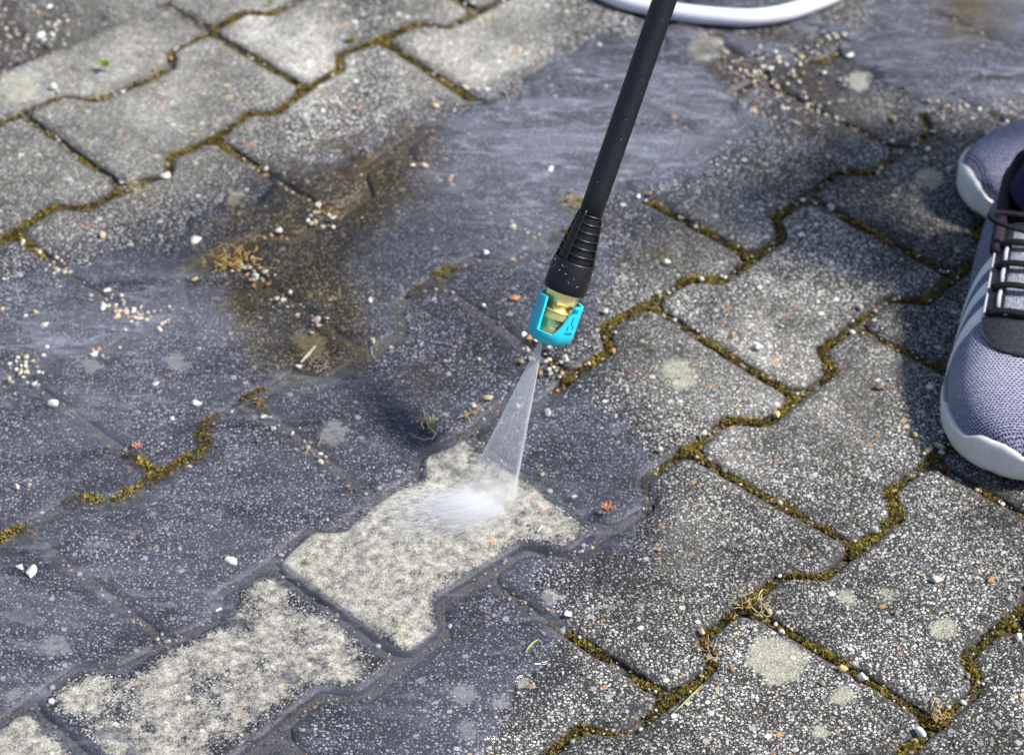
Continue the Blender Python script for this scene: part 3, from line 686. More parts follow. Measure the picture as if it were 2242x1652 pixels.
for i, (x, y, s, c) in enumerate(PEB):
    r = s / 2900 / 2 * 1.0
    rr = np.random.default_rng(500 + i); sc = np.array([rr.uniform(1.0, 1.35), rr.uniform(.75, 1.0), rr.uniform(.55, .85)])
    n = np.array([mnoise.noise(Vector(v * 1.1) + Vector((i * 3.1, 0, 0))) for v in IV3]); n2 = np.array([mnoise.noise(Vector(v * 3.5) + Vector((i * 1.7, 5, 0))) for v in IV3])
    v = IV3 * (1 + .42 * n + .10 * n2)[:, None]
    for _ in range(9):        # a few broken facets
        d = rr.normal(size=3); d /= np.linalg.norm(d); lim = rr.uniform(.45, .78); pr = v @ d; v = v - np.outer(np.clip(pr - lim, 0, None), d) * .95
    v = v * sc * r; an = rr.uniform(0, 3.14); ct, st_ = math.cos(an), math.sin(an)
    v = np.stack([v[:, 0] * ct - v[:, 1] * st_, v[:, 0] * st_ + v[:, 1] * ct, v[:, 2]], 1)
    cc = np.array(c) * rr.uniform(.85, 1.1)
    cols = np.clip(cc * (1 + .25 * n2[:, None]), 0, .95)
    p = at(x, y, r * .4)
    o = link('pebble', v, IF3, PEBBLE, cols=cols); o.location = (p[0], p[1], r * .30 + (.0008 if not in_w[i] else .0))
    lb = pebble_label(i, x, y, s, c)
    if lb in used_l:
        k2 = used_l[lb]; lb = lb.replace(' pebble', ' rounded pebble', 1) if k2 == 1 else lb.replace(' pebble', ' angular pebble', 1); used_l[pebble_label(i, x, y, s, c)] += 1
    else: used_l[lb] = 1
    tag(o, lb, 'pebble', 'loose pebbles scattered over the paving')

# ------------------------------------------------------------------ little plants, straws
def leafblade(mb, p, d, l, w, col, fat=.35, n=6):
    """a fleshy leaf from p along d"""
    d = np.array(d, float); d /= np.linalg.norm(d); pts = []; rad = []
    for i in range(n + 1):
        t = i / n; pts.append(np.array(p) + d * l * t + np.array([0, 0, .25 * l * t * t])); rad.append(max(.00008, w * math.sin(math.pi * min(1, t * .85 + .12)) ** .8))
    mb.tube(pts, rad, 6, col)
def rosette(name, x, y, z, col1, col2, n, l, w, label, cat, stem=0.0):
    root = empty(name, tuple(at(x, y, z))); root.scale = (.78,) * 3
    a = MB()
    for i in range(n):
        an = i * 2.4; el = .35 + .9 * (i / n)
        leafblade(a, (0, 0, stem + .0008), (math.cos(an) * math.cos(el), math.sin(an) * math.cos(el), math.sin(el)), l * (1 - .35 * i / n), w, np.array(col1) * (1 - i / n) + np.array(col2) * i / n)
    a.build('leaves', LEAF, root)
    b = MB(); b.tube([(0, -.002, -.004), (.0005, 0, stem * .5), (0, 0, stem + .001)], .0005, 6, (.35, .12, .08)); b.build('stem', LEAF, root)
    tag(root, label, cat); return root
rosette('seedling', 1328, 1122, .003, (.55, .20, .14), (.62, .34, .22), 11, .0085, .0016, 'red fleshy seedling in the wet joint right of the jet', 'seedling', .003)
rosette('seedling', 300, 992, .004, (.62, .24, .20), (.70, .36, .30), 9, .0065, .0012, 'pink-red seedling leaning over the mossy joint island at the left', 'seedling', .006)
rosette('sprout', 230, 150, .002, (.16, .36, .04), (.36, .55, .10), 12, .010, .0012, 'bright green sprout growing at the kerb joint in the upper left', 'sprout', .004)
rosette('sprout', 768, 95, .000, (.16, .26, .04), (.26, .36, .08), 10, .008, .0009, 'green moss-like sprout at the top joint crossing left of the hose', 'sprout', .002)
rosette('sprout', 590, 12, .000, (.18, .30, .04), (.3, .42, .08), 8, .006, .0009, 'tiny green sprout in the joint at the top edge', 'sprout', .002)

def twigs(name, x, y, pts_l, cols, label, cat, rad=.00045, r=40, n=14, seed=1, leaf=None):
    q = np.random.default_rng(seed); root = empty(name, tuple(at(x, y, .002))); a = MB(); rad = rad * .75
    o = np.array(at(x, y, .002))
    for L in pts_l:
        P = [np.array(at(px_, py_, hz)) - o for px_, py_, hz in L]
        # subdivide
        Pn = []
        for i in range(len(P) - 1):
            for t in np.linspace(0, 1, 5)[:-1]: Pn.append(P[i] * (1 - t) + P[i + 1] * t + q.normal(0, .0003, 3))
        Pn.append(P[-1]); a.tube(Pn, rad, 5, cols[q.integers(len(cols))])
    for _ in range(n):
        b = q.normal(0, r / 2900 * .35, 2); an = q.random() * 6.28; l = q.uniform(.003, .010)
        P = [np.array([b[0], b[1], q.uniform(0, .002)])]
        for s_ in range(4): an += q.normal(0, .6); P.append(P[-1] + np.array([math.cos(an) * l / 4, math.sin(an) * l / 4, q.uniform(-.0002, .0011)]))
        a.tube(P, rad * q.uniform(.6, 1.1), 5, cols[q.integers(len(cols))])
    a.build('stalks', LEAF, root)
    if leaf:
        b = MB()
        for lx, ly, lc in leaf:
            pp = np.array(at(lx, ly, .004)) - o
            for s_ in range(5): leafblade(b, pp + q.normal(0, .0008, 3), (q.normal(), q.normal(), .5), .004, .0009, lc)
        b.build('leaves', LEAF, root)
    tag(root, label, cat); return root
ST = [(.62, .50, .26), (.50, .36, .16), (.70, .60, .38)]
twigs('dry_tuft', 508, 570, [], [(.62, .42, .12), (.55, .30, .08), (.6, .5, .2)], 'orange-yellow dry tuft in the flooded joint below the big white pebble', 'dry tuft', .0007, 75, 70, 3)
twigs('dry_weed', 1645, 1325, [[(1645, 1325, .003), (1625, 1300, .008), (1607, 1278, .012)], [(1645, 1325, .003), (1665, 1312, .008), (1668, 1335, .006), (1655, 1350, .003)], [(1640, 1322, .003), (1670, 1350, .005)]], ST, 'straw-coloured dry weed on the mossy crossing at the lower right', 'dry weed', .0006, 55, 30, 4)
twigs('dry_weed', 1560, 1430, [[(1548, 1405, .002), (1556, 1440, .004)], [(1575, 1425, .006), (1562, 1448, .003)], [(1540, 1500, .004), (1500, 1535, .003)]], [(.62, .42, .3), (.5, .26, .15), (.65, .6, .5)], 'reddish dry weed in the mossy bend above the long grass blade', 'dry weed', .00045, 45, 22, 5)
twigs('washed_weed', 943, 931, [[(925, 895, .004), (932, 915, .005), (940, 935, .005), (955, 950, .004)], [(955, 950, .004), (945, 962, .003)], [(900, 950, .003), (925, 962, .003), (945, 958, .003)]], ST, 'washed-up weed stalk with one green leaf above the pale stone', 'weed', .0007, 30, 12, 6, [(943, 928, (.30, .48, .08))])
twigs('washed_weed', 1025, 900, [[(1068, 880, .004), (1045, 897, .004), (1022, 905, .003), (1000, 915, .003)], [(1020, 903, .003), (1030, 925, .003)]], ST, 'thin yellow stalk lying in the water left of the jet', 'weed', .0005, 20, 6, 7)
twigs('washed_weed', 675, 980, [[(675, 965, .003), (672, 985, .003), (668, 998, .002)], [(675, 975, .003), (690, 995, .003), (700, 1002, .002)]], ST, 'small root fibres in the flooded joint left of the jet', 'weed', .0003, 26, 8, 8)
twigs('washed_weed', 700, 800, [[(718, 785, .004), (706, 803, .003)], [(690, 815, .003), (712, 805, .003)]], [(.6, .5, .4), (.5, .38, .3)], 'dry fibres in the water right of the floating straw', 'weed', .0004, 40, 16, 9)
twigs('dry_weed', 300, 412, [[(270, 395, .004), (300, 420, .003)], [(285, 430, .003), (330, 405, .003)]], ST, 'pale dry fibres on the joint crossing at the upper left', 'dry weed', .0004, 50, 24, 10)
twigs('dry_weed', 2050, 1555, [[(2040, 1530, .004), (2050, 1570, .003)], [(2060, 1545, .004), (2045, 1565, .003)]], ST, 'few straw fibres on the joint crossing near the bottom right', 'dry weed', .0004, 40, 14, 11)
twigs('dry_weed', 1250, 445, [], [(.45, .36, .15), (.5, .42, .25)], 'mossy fibres standing out of the puddle left of the lance', 'dry weed', .0005, 50, 40, 14)
twigs('dry_weed', 725, 465, [], [(.6, .42, .2), (.5, .32, .14)], 'brownish fibres at the puddle rim above the brown water', 'dry weed', .0004, 60, 24, 15)
def straw(name, P, rad, col, label, cat):
    o = np.array(at(P[0][0], P[0][1], P[0][2])); a = MB(); a.tube([np.array(at(*q)) - o for q in P], rad, 8, col)
    s = a.build(name, LEAF, None); s.location = tuple(o); tag(s, label, cat)
straw('straw', [(690, 757, .004), (675, 775, .0045), (659, 792, .004)], [.0009, .0012, .0010], (.75, .72, .58), 'short white straw floating on the brown water', 'straw')
straw('green_straw', [(1179, 1398, .003), (1168, 1405, .004), (1158, 1415, .004), (1149, 1427, .003)], [.0003, .0007, .0009, .0003], (.45, .52, .22), 'green grass blade on the wet stone below the jet', 'grass blade')
straw('green_straw', [(1538, 1497, .003), (1515, 1520, .004), (1490, 1545, .004), (1470, 1562, .003)], [.0003, .0006, .0006, .0002], (.42, .52, .25), 'long green grass blade along the mossy joint at the bottom', 'grass blade')
straw('bent_straw', [(455, 265, .004), (470, 275, .006), (482, 277, .005)], [.0003, .0005, .0002], (.62, .55, .3), 'thin bent dry stem on the moss joint at the upper left', 'grass stem')
straw('fibre', [(812, 757, .003), (815, 775, .003), (828, 792, .003)], [.0003, .0004, .0002], (.45, .55, .65), 'curved bluish fibre below the tan pebble in the water', 'fibre')
straw('stone_chip', [(1187, 1150, .004), (1176, 1163, .004)], [.0010, .0009], (.78, .77, .74), 'elongated white chip on the washed stone', 'stone chip')

# ------------------------------------------------------------------ the pressure washer lance
RUB = mat_plain('black_rubber_tube', (.009, .010, .014), .42, .3, 500, 0, .4, .5)
PLA = mat_plain('black_moulded_plastic', (.009, .009, .011), .38, .15, 1500, 0, .35, .3)
BRASS = mat_plain('yellow_brass', (1.0, .76, .33), .40, .05, 700, .75, .5, .08)
TURQ = mat_plain('turquoise_plastic', (.015, .52, .66), .36, .03, 800, 0, .5, .04, .15)
MARK = mat_plain('dark_printed_mark', (.01, .03, .05), .6)
G0 = np.array(at(1073, 1105, 0)); P0 = np.array(at(1203, 729, .113)); ax = P0 - G0; ax /= np.linalg.norm(ax)
tocam = CN - P0; tocam /= np.linalg.norm(tocam)
ey = -(tocam - ax * (tocam @ ax)); ey /= np.linalg.norm(ey); ex = np.cross(ey, ax)          # local x = picture right, -y faces the camera
LS, LZ = .955, .885                             # across and along the lance
LM = Matrix(((ex[0] * LS, ey[0] * LS, ax[0] * LZ, P0[0]), (ex[1] * LS, ey[1] * LS, ax[1] * LZ, P0[1]), (ex[2] * LS, ey[2] * LS, ax[2] * LZ, P0[2]), (0, 0, 0, 1)))
lance = empty('pressure_washer_lance'); lance.matrix_world = LM
tag(lance, 'black spray lance with brass nozzle and turquoise cap pointing down at the paving', 'pressure washer lance')
mm = .001
def pc(mb, name, mat, smooth=True): return mb.build(name, mat, lance, smooth)
# tube: slightly bowed, long enough to leave the picture
a = MB(); a.tube([(0, 0, z) for z in np.linspace(.088, .95, 30)], 8.6 * mm, 36, None); pc(a, 'tube', RUB)
# strain relief cone
a = MB()
rc = lambda z: (13.6 - 5.4 * (z - 62) / 38) * mm
a.lathe([(.5 * mm, 58 * mm), (13.0 * mm, 58 * mm), (rc(64) - .9 * mm, 64 * mm), (8.4 * mm, 100 * mm), (8.5 * mm, 103 * mm), (.5 * mm, 103 * mm)], 40)
cone = pc(a, 'strain_relief', PLA)
for i, z in enumerate(np.linspace(68, 100, 6)):
    b = MB(); R = rc(z) + .35 * mm; pr = []
    for t in np.linspace(0, 2 * math.pi, 9): pr.append((R + .95 * mm * math.cos(t), z * mm + .85 * mm * math.sin(t)))
    b.lathe(pr, 48); b.build('ring', PLA, cone)
for th in (-2.05, -.25, 1.6, 2.9):
    b = MB(); b.tube([((rc(z) + .5 * mm) * math.cos(th), (rc(z) + .5 * mm) * math.sin(th), z * mm) for z in np.linspace(60, 104 if th == -2.05 else 101, 12)], 1.15 * mm, 8); b.build('rib', PLA, cone)
# collar
a = MB(); a.lathe([(9 * mm, 36.5 * mm), (15.2 * mm, 36.5 * mm), (15.7 * mm, 37.2 * mm), (15.9 * mm, 45 * mm), (15.6 * mm, 61 * mm), (15.2 * mm, 62 * mm), (14.2 * mm, 62.2 * mm), (12 * mm, 61 * mm), (9 * mm, 61 * mm)], 56); pc(a, 'collar', PLA)
# hexagonal brass nut with chamfer
a = MB(); pr = [(5, 26.5), (11.4, 26.5), (12.9, 28.0), (12.9, 38), (5, 38)]; vs = []
for r_, z in pr:
    for j in range(6):
        th = math.radians(60 * j + 22); vs.append((r_ * mm * math.cos(th), r_ * mm * math.sin(th), z * mm))
a.add(vs, gridfaces(len(pr), 6, 0, True, True)); pc(a, 'hex_nut', BRASS, False)
# neck and knurled coupling
a = MB(); a.lathe([(4 * mm, 18 * mm), (9.0 * mm, 18 * mm), (9.0 * mm, 28 * mm), (4 * mm, 28 * mm)], 40); pc(a, 'neck', BRASS)
a = MB()
def knurl(mb, R, z0, z1, n=44, d=.45, tw=.10):
    vs = []; zz = np.linspace(z0, z1, 7)
    for z in zz:
        for j in range(n * 2):
            th = math.pi * j / n + tw * (z - z0) / (z1 - z0); r_ = R + (d if j % 2 else 0); vs.append((r_ * mm * math.cos(th), r_ * mm * math.sin(th), z * mm))
    mb.add(vs, gridfaces(7, n * 2, 0, True, True))
a.lathe([(8.5 * mm, 21.0 * mm), (10.6 * mm, 21.6 * mm), (11.9 * mm, 21.2 * mm), (12.3 * mm, 20.6 * mm), (11.6 * mm, 20 * mm), (11.4 * mm, 13.8 * mm), (10.6 * mm, 13.2 * mm), (10.2 * mm, 12.6 * mm), (8.6 * mm, 6.2 * mm), (8.9 * mm, 5.6 * mm), (8.5 * mm, 2 * mm), (3 * mm, 1.5 * mm)], 64)
cpl = pc(a, 'coupling', BRASS)
b = MB(); knurl(b, 11.5, 14.4, 19.8); b.build('knurled_band', BRASS, cpl, False)
b = MB(); knurl(b, 8.8, 2.4, 6.0, 36); b.build('knurled_band', BRASS, cpl, False)
for z in (11.2, 9.3):
    b = MB(); b.lathe([((8.35 + (z - 5.9) * .26) * mm, (z - .5) * mm), ((8.8 + (z - 5.9) * .26) * mm, z * mm), ((8.6 + (z - 5.9) * .26) * mm, (z + .5) * mm)], 40); b.build('groove', BRASS, cpl)
# turquoise cap: a round cup cut down in front and behind, two arms left and right
def cap():
    ths = []
    def rim(th):
        # angle measured from the side facing the camera (-y), positive towards the right of the picture
        f = (math.degrees(th) + 90 + 180) % 360 - 180
        if f > 90 or f < -90: f2 = (180 - abs(f)) * (1 if f > 0 else -1); back = True
        else: f2 = f; back = False
        lo, hi = 3.5, 30.5
        if f2 < -37: return hi
        if f2 < -34: return lo + (hi - lo) * (-34 - f2) / 3
        if f2 < 8: return lo
        if f2 < 52: return lo + (hi - 5 - lo) * (f2 - 8) / 44
        if f2 < 54: return 25.5 + 3 * (f2 - 52) / 2
        return 28.5
    n = 180; R = 17.4; vs = []; fo = []
    nz = 15
    def ro(z):                      # outer radius by height
        if z < -7: return max(3.2, 3.2)
        t = min(1, (z + 9) / 15); return 3.2 + (R - 3.2) * math.sqrt(max(0, 1 - (1 - t) ** 2.3))
    zb = -9.0
    for j in range(n):
        th = 2 * math.pi * j / n; top = rim(th)
        for i in range(nz):
            t = i / (nz - 1); z = zb + (top - zb) * t ** 1.0 if i > 6 else zb + (0.5 - zb) * (i / 6) ** 1.6
            if i > 6: z = .5 + (top - .5) * (i - 6) / (nz - 7)
            r_ = ro(z); x, y = r_ * math.cos(th), r_ * math.sin(th)
            # flat chamfer on the right-hand side, and slightly flattened left
            lim = 15.6
            d = x * .82 + y * -.57
            if d > lim * (r_ / R): k_ = d - lim * (r_ / R); x -= .82 * k_; y += .57 * k_
            vs.append((x * mm, y * mm, z * mm))
        for i in range(nz):
            t = i / (nz - 1); z = -6.5 + (top + 6.5) * t; r_ = max(3.2, ro(z - 2.4) - 2.6); x, y = r_ * math.cos(th), r_ * math.sin(th)
            d = x * .82 + y * -.57
            if d > 13: k_ = d - 13; x -= .82 * k_; y += .57 * k_
            vs.append((x * mm, y * mm, z * mm))
    fs = []; st = 2 * nz
    for j in range(n):
        a0 = j * st; b0 = ((j + 1) % n) * st
        for i in range(nz - 1):
            fs.append((a0 + i, b0 + i, b0 + i + 1, a0 + i + 1)); fs.append((a0 + nz + i + 1, b0 + nz + i + 1, b0 + nz + i, a0 + nz + i))
        fs.append((a0 + nz - 1, b0 + nz - 1, b0 + 2 * nz - 1, a0 + 2 * nz - 1)); fs.append((a0 + nz, b0 + nz, b0, a0))
    o = link('nozzle_cap', vs, fs, TURQ, lance)
    md = o.modifiers.new('bevel', 'BEVEL'); md.width = .0005; md.segments = 2; md.limit_method = 'ANGLE'; md.angle_limit = math.radians(50)
    o['label'] = 'turquoise cup-shaped cap with two raised arms'
    return o
cp = cap()
def drops():
    mb = MB(); q = np.random.default_rng(9)
    for _ in range(46):
        z = q.uniform(38, 60) if q.random() < .6 else q.uniform(110, 300); R_ = 15.9 if z < 61 else 8.6; th = q.uniform(-3.0, 0); r_ = q.uniform(.12, .42) * (1 if z < 61 else .7)
        c = np.array([R_ * math.cos(th), R_ * math.sin(th), z]); mb.add([tuple((c + np.array(v) * r_) * mm) for v in IV1], IF1)
    mb.build('water_drops', WDROP, lance)['kind'] = 'stuff'
WDROP = mat_plain('water_drop', (.75, .77, .8), .08, 0, 300, 0, .9, .02, .5)
drops()
def marks():
    mb = MB()
    # small dark tick marks and digits on the flat right-hand side
    nrm = np.array([.82, -.57, 0]); tx = np.array([.57, .82, 0]); up = np.array([0, 0, 1.])
    def bar(u, w_, a, b, th=.25):
        c = nrm * (15.75) + tx * u + up * w_
        vs = []
        for du, dw in ((-a, -b), (a, -b), (a, b), (-a, b)):
            vs.append((c + tx * du + up * dw) * mm)
        for du, dw in ((-a, -b), (a, -b), (a, b), (-a, b)):
            vs.append((c + tx * du + up * dw + nrm * th) * mm)
        mb.add(vs, [(4, 5, 6, 7), (0, 4, 7, 3), (1, 2, 6, 5), (0, 1, 5, 4), (3, 7, 6, 2)])
    for z in (25.2,):
        for u in (-1.6, 1.2):          # two small numerals as seven-bar figures
            for (du, dw, a, b) in ((0, 1.3, .8, .2), (0, 0, .8, .2), (0, -1.3, .8, .2), (.7, .65, .2, .6), (.7, -.65, .2, .6)): bar(u + du, z + dw, a, b)
            if u < 0:
                for (du, dw, a, b) in ((-.7, .65, .2, .6), (-.7, -.65, .2, .6)): bar(u + du, z + dw, a, b)
    bar(0, 17, .35, 3.2); bar(-3, 11, .3, 2.0); bar(2.6, 12, .3, 1.6)
    for i in range(5): bar(-4 + i * 1.8, 6.6, .3, .9)
    mb.build('printed_mark', MARK, cp, False)
marks()

# ------------------------------------------------------------------ jet and spray
def mat_jet():
    m = NT('spray_fan'); tc = m.n('ShaderNodeAttribute', attribute_name='across').outputs['Fac']; al = m.attr('along')
    cmb = m.n('ShaderNodeCombineXYZ'); m.l(m.math('MULTIPLY', tc, 26), cmb.inputs[0]); m.l(m.math('MULTIPLY', al, 1.6), cmb.inputs[1])
    s1 = m.noise(cmb.outputs[0], 1.0, 4, .7)['Fac']
    edge = m.mr(m.math('ABSOLUTE', tc), .72, .97, 0, .22)
    dens = m.math('ADD', m.mr(al, 0, 1, .60, .16, False), edge)
    dens = m.math('MULTIPLY', dens, m.mr(s1, .35, .68, .25, 1.7))
    dens = m.math('MULTIPLY', dens, m.mr(al, .80, 1.0, 1, .0))
    dens = m.math('MINIMUM', m.math('MULTIPLY', dens, .85), .92)
    tr = m.n('ShaderNodeBsdfTransparent'); df = m.n('ShaderNodeBsdfDiffuse'); df.inputs[0].default_value = rgb(.86, .87, .9)
    tl = m.n('ShaderNodeBsdfTranslucent'); tl.inputs[0].default_value = rgb(.86, .87, .9)
    x = m.n('ShaderNodeMixShader'); x.inputs[0].default_value = .5; m.l(df.outputs[0], x.inputs[1]); m.l(tl.outputs[0], x.inputs[2])
    y = m.n('ShaderNodeMixShader'); m.l(dens, y.inputs[0]); m.l(tr.outputs[0], y.inputs[1]); m.l(x.outputs[0], y.inputs[2])
    return m.done(y.outputs[0])
O = P0 - ax * .0066 + ex * -.0035
GL = np.array(at(1012, 1078, 0)); GR = np.array(at(1122, 1118, 0))
vs = []; ac = []; al = []; nA, nL = 33, 30
fanx = GR - GL; fanm = (GL + GR) / 2
for side in (0, 1):
    for i in range(nL):
        t = i / (nL - 1)
        for j in range(nA):
            s_ = -1 + 2 * j / (nA - 1)
            end = fanm + fanx * .5 * s_; p = O * (1 - t) + end * t
            p = p + (ex * s_ * .0012) * (1 - t)
            th = (.0010 + .0035 * t) * math.sqrt(max(0, 1 - s_ * s_)) * (1 if side == 0 else -1)
            nn = np.cross(fanx, ax); nn /= np.linalg.norm(nn)
            vs.append(p + nn * th); ac.append(s_); al.append(t)
fs = gridfaces(nL, nA) + gridfaces(nL, nA, nL * nA, flip=True)
jet = link('water_jet', vs, fs, mat_jet(), attrs=dict(across=ac, along=al)); tag(jet, 'white fan-shaped water jet from the turquoise nozzle cap to the stone', 'water jet')

# mist where the jet strikes
def mat_mist():
    m = NT('spray_mist'); p = m.pos()
    # local coordinates: x along the throw, y across, z up; all in -1..1
    ln = m.n('ShaderNodeVectorMath', operation='LENGTH'); m.l(p, ln.inputs[0])
    mp = m.n('ShaderNodeMapping'); m.l(p, mp.inputs[0]); mp.inputs['Scale'].default_value = (.9, 6.5, 2.0)
    n1 = m.noise(mp.outputs[0], 1.7, 5, .68)['Fac']
    fall = m.mr(ln.outputs['Value'], .05, .98, 1, 0)
    sx = m.n('ShaderNodeSeparateXYZ'); m.l(p, sx.inputs[0])
    hot = m.mr(sx.outputs[0], -.9, .55, .08, 1)
    d = m.math('MULTIPLY', m.math('POWER', fall, 1.8), m.mr(n1, .32, .72, .1, 1.5))
    d = m.math('MULTIPLY', m.math('MULTIPLY', d, hot), .8)
    v = m.n('ShaderNodeVolumePrincipled'); v.inputs['Color'].default_value = rgb(.99, .99, 1); v.inputs['Anisotropy'].default_value = .1
    m.l(m.math('MULTIPLY', d, 160.0), v.inputs['Density'])
    m.l(v.outputs[0], m.out.inputs['Volume']); return m.m
MIST = mat_mist()
def mist(name, c, along, across, h, label):
    a = np.array(along, float); L = np.linalg.norm(a); a /= L; b = np.cross((0, 0, 1), a)
    o = link(name, IV3, IF3, MIST); o.matrix_world = Matrix(((a[0] * L, b[0] * across, 0, c[0]), (a[1] * L, b[1] * across, 0, c[1]), (0, 0, h, c[2]), (0, 0, 0, 1)))
    tag(o, label, 'spray', kind='stuff')
cM = np.array(at(1022, 1112, .012)); vM = np.array(at(1125, 1085, 0)) - np.array(at(1015, 1115, 0))
mist('spray_mist', (cM[0], cM[1], .014), vM * 1.55, .036, .020, 'bright white burst of spray where the jet hits the stone')
cM = np.array(at(930, 1160, .01)); vM = np.array(at(1110, 1085, 0)) - np.array(at(930, 1160, 0))
# streaks and droplets thrown off along the stone
dv = MB(); src = np.array(at(1060, 1095, .002)); q = np.random.default_rng(5)
for _ in range(6000):
    t_ = q.random(); base = np.array(at(1040 + 75 * t_, 1078 + 38 * t_ + q.uniform(-8, 8), .002))
    an = math.radians(203 + q.normal(0, 13)); reach = abs(q.normal(0, .036)) + .002; L = q.uniform(.002, .010)
    d = np.array([math.cos(an), math.sin(an), q.uniform(.02, .35)]); d /= np.linalg.norm(d)
    p = base + d * reach; 
    p[2] = max(.0035, p[2] - reach * reach * 2.0)
    w = q.uniform(.00006, .00016)
    s_ = np.cross(d, (0, 0, 1)); s_ /= np.linalg.norm(s_)
    dv.tube([p, p + d * L * .5, p + d * L], [w * .3, w, w * .3], 3, cap=False)
DROP = NT('water_droplets'); tr = DROP.n('ShaderNodeBsdfTransparent'); df = DROP.n('ShaderNodeBsdfDiffuse'); df.inputs[0].default_value = rgb(.85, .86, .9)
x = DROP.n('ShaderNodeMixShader'); x.inputs[0].default_value = .20; DROP.l(tr.outputs[0], x.inputs[1]); DROP.l(df.outputs[0], x.inputs[2]); DROP.done(x.outputs[0])
o = dv.build('spray_streaks', DROP.m); tag(o, 'fine white streaks of water thrown left from the impact', 'spray', kind='stuff')
dd = MB()
for _ in range(170):
    x_ = q.uniform(0, 2240); y_ = q.uniform(60, 1300); p = np.array(at(x_, y_, q.uniform(.01, .15))); an = q.uniform(0, 6.28); L = q.uniform(.0008, .003)
    d = np.array([math.cos(an), .3, math.sin(an)]) * L; dd.tube([p, p + d], [.00018, .0001], 4, cap=False)
o = dd.build('flying_droplets', DROP.m); tag(o, 'tiny water droplets flying above the paving', 'droplets', kind='stuff')

# ------------------------------------------------------------------ white hose
HOSE = NT('white_hose_plastic'); hp = HOSE.pos(); hn_ = HOSE.noise(hp, 60, 3)['Fac']
HOSEM = HOSE.done(HOSE.bsdf(HOSE.mix(hn_, rgb(.60, .60, .66), rgb(.78, .78, .84)), .38, None, Subsurface_Weight=.0))
ctrl = [(700, -1500), (850, -900), (1030, -400), (1180, -150), (1260, -60), (1340, -8), (1420, 14), (1500, 28), (1580, 36), (1650, 38), (1720, 28), (1780, 8), (1830, -14), (1900, -60), (1990, -150), (2120, -380), (2350, -900), (2700, -1500)]
cp_ = [np.array(at(x, y, .009 + .0)) for x, y in ctrl]
def cr(P, n=8):
    out = []
    for i in range(len(P) - 1):
        p0 = P[max(i - 1, 0)]; p1 = P[i]; p2 = P[i + 1]; p3 = P[min(i + 2, len(P) - 1)]
        for t in np.linspace(0, 1, n, endpoint=False): out.append(.5 * ((2 * p1) + (-p0 + p2) * t + (2 * p0 - 5 * p1 + 4 * p2 - p3) * t * t + (-p0 + 3 * p1 - 3 * p2 + p3) * t ** 3))
    out.append(P[-1]); return out
a = MB(); a.tube(cr(cp_), .0078, 24); o = a.build('garden_hose', HOSEM); tag(o, 'white plastic hose curving over the paving at the top', 'hose')

# ------------------------------------------------------------------ the person: trainers and trousers
def mat_knit():
    m = NT('knitted_mesh_fabric'); u = m.attr('su'); v = m.attr('sv')
    a = m.math('MULTIPLY', u, 1.0); b = m.math('MULTIPLY', v, 1.0)      # metres along and across
    def cell(x, per): return m.math('ABSOLUTE', m.math('SUBTRACT', m.math('FRACT', m.math('DIVIDE', x, per)), .5))
    row = m.math('FLOOR', m.math('DIVIDE', a, .0021)); off = m.math('MULTIPLY', m.math('MODULO', row, 2.0), .0014)
    cx = cell(m.math('ADD', b, off), .0028); cy = cell(a, .0021)
    hole = m.mr(m.math('ADD', m.math('POWER', m.math('MULTIPLY', cx, 2.6), 2.0), m.math('POWER', m.math('MULTIPLY', cy, 3.2), 2.0)), .4, 1.0, 1, 0)
    p = m.pos(); n = m.noise(p, 500, 3, .7)['Fac']; n2 = m.noise(p, 1800, 2)['Fac']
    band = m.attr('band')
    c = m.mix(m.math('ADD', band, m.math('MULTIPLY', m.math('SUBTRACT', n, .5), .5), clamp=True), rgb(.032, .040, .12), rgb(.27, .28, .38))
    n3 = m.noise(p, 1050, 2, .6)['Fac']; c = m.mix(m.mr(n3, .44, .58, 0, .62), c, rgb(.58, .58, .68))
    c = m.mix(m.math('MULTIPLY', hole, .97), c, rgb(.015, .016, .04))
    h = m.math('SUBTRACT', m.math('MULTIPLY', n2, .6), hole)
    return m.done(m.bsdf(c, .85, m.bump(h, .9, .0007), Specular_IOR_Level=.2))
def mat_rubber_white():
    m = NT('scuffed_white_rubber'); p = m.pos(); n = m.noise(p, 60, 5, .7)['Fac']; n2 = m.noise(p, 900, 4, .75)['Fac']
    c = m.mix(m.mr(n, .45, .75, 0, .5), rgb(.66, .64, .60), rgb(.44, .42, .38)); c = m.mix(m.mr(n2, .58, .72, 0, .5), c, rgb(.22, .21, .20))
    return m.done(m.bsdf(c, .5, m.bump(n2, .25, .0005)))
KNIT = mat_knit(); WR = mat_rubber_white()
LEATHER = mat_plain('worn_black_leather', (.018, .020, .024), .40, .5, 500, 0, .5, .5)
LINING = mat_plain('dark_plum_lining', (.030, .022, .032), .9, .3, 1200, 0, .2, .3)
STRIPE = mat_plain('white_stripe', (.74, .74, .76), .5, .1, 900, 0, .4, .04)
THREAD = mat_plain('light_grey_thread', (.45, .46, .50), .8, .7, 2500, 0, .2, .35)
TN = NT('mottled_tongue_mesh'); TONGUE = TN.done(TN.bsdf(TN.ramp(TN.noise(TN.pos(), 1100, 3, .8)['Fac'], [(.4, (.02, .02, .03)), (.55, (.28, .30, .36)), (.7, (.6, .6, .65))]), .8))
LACE = mat_plain('black_lace', (.008, .008, .010), .8, .8, 2500, 0, .25, .4)
NAVY = mat_plain('navy_denim', (.018, .022, .06), .85, .5, 1800, 0, .2, .35)
person = empty('person'); tag(person, 'person in grey-blue knitted trainers standing at the right edge', 'person')

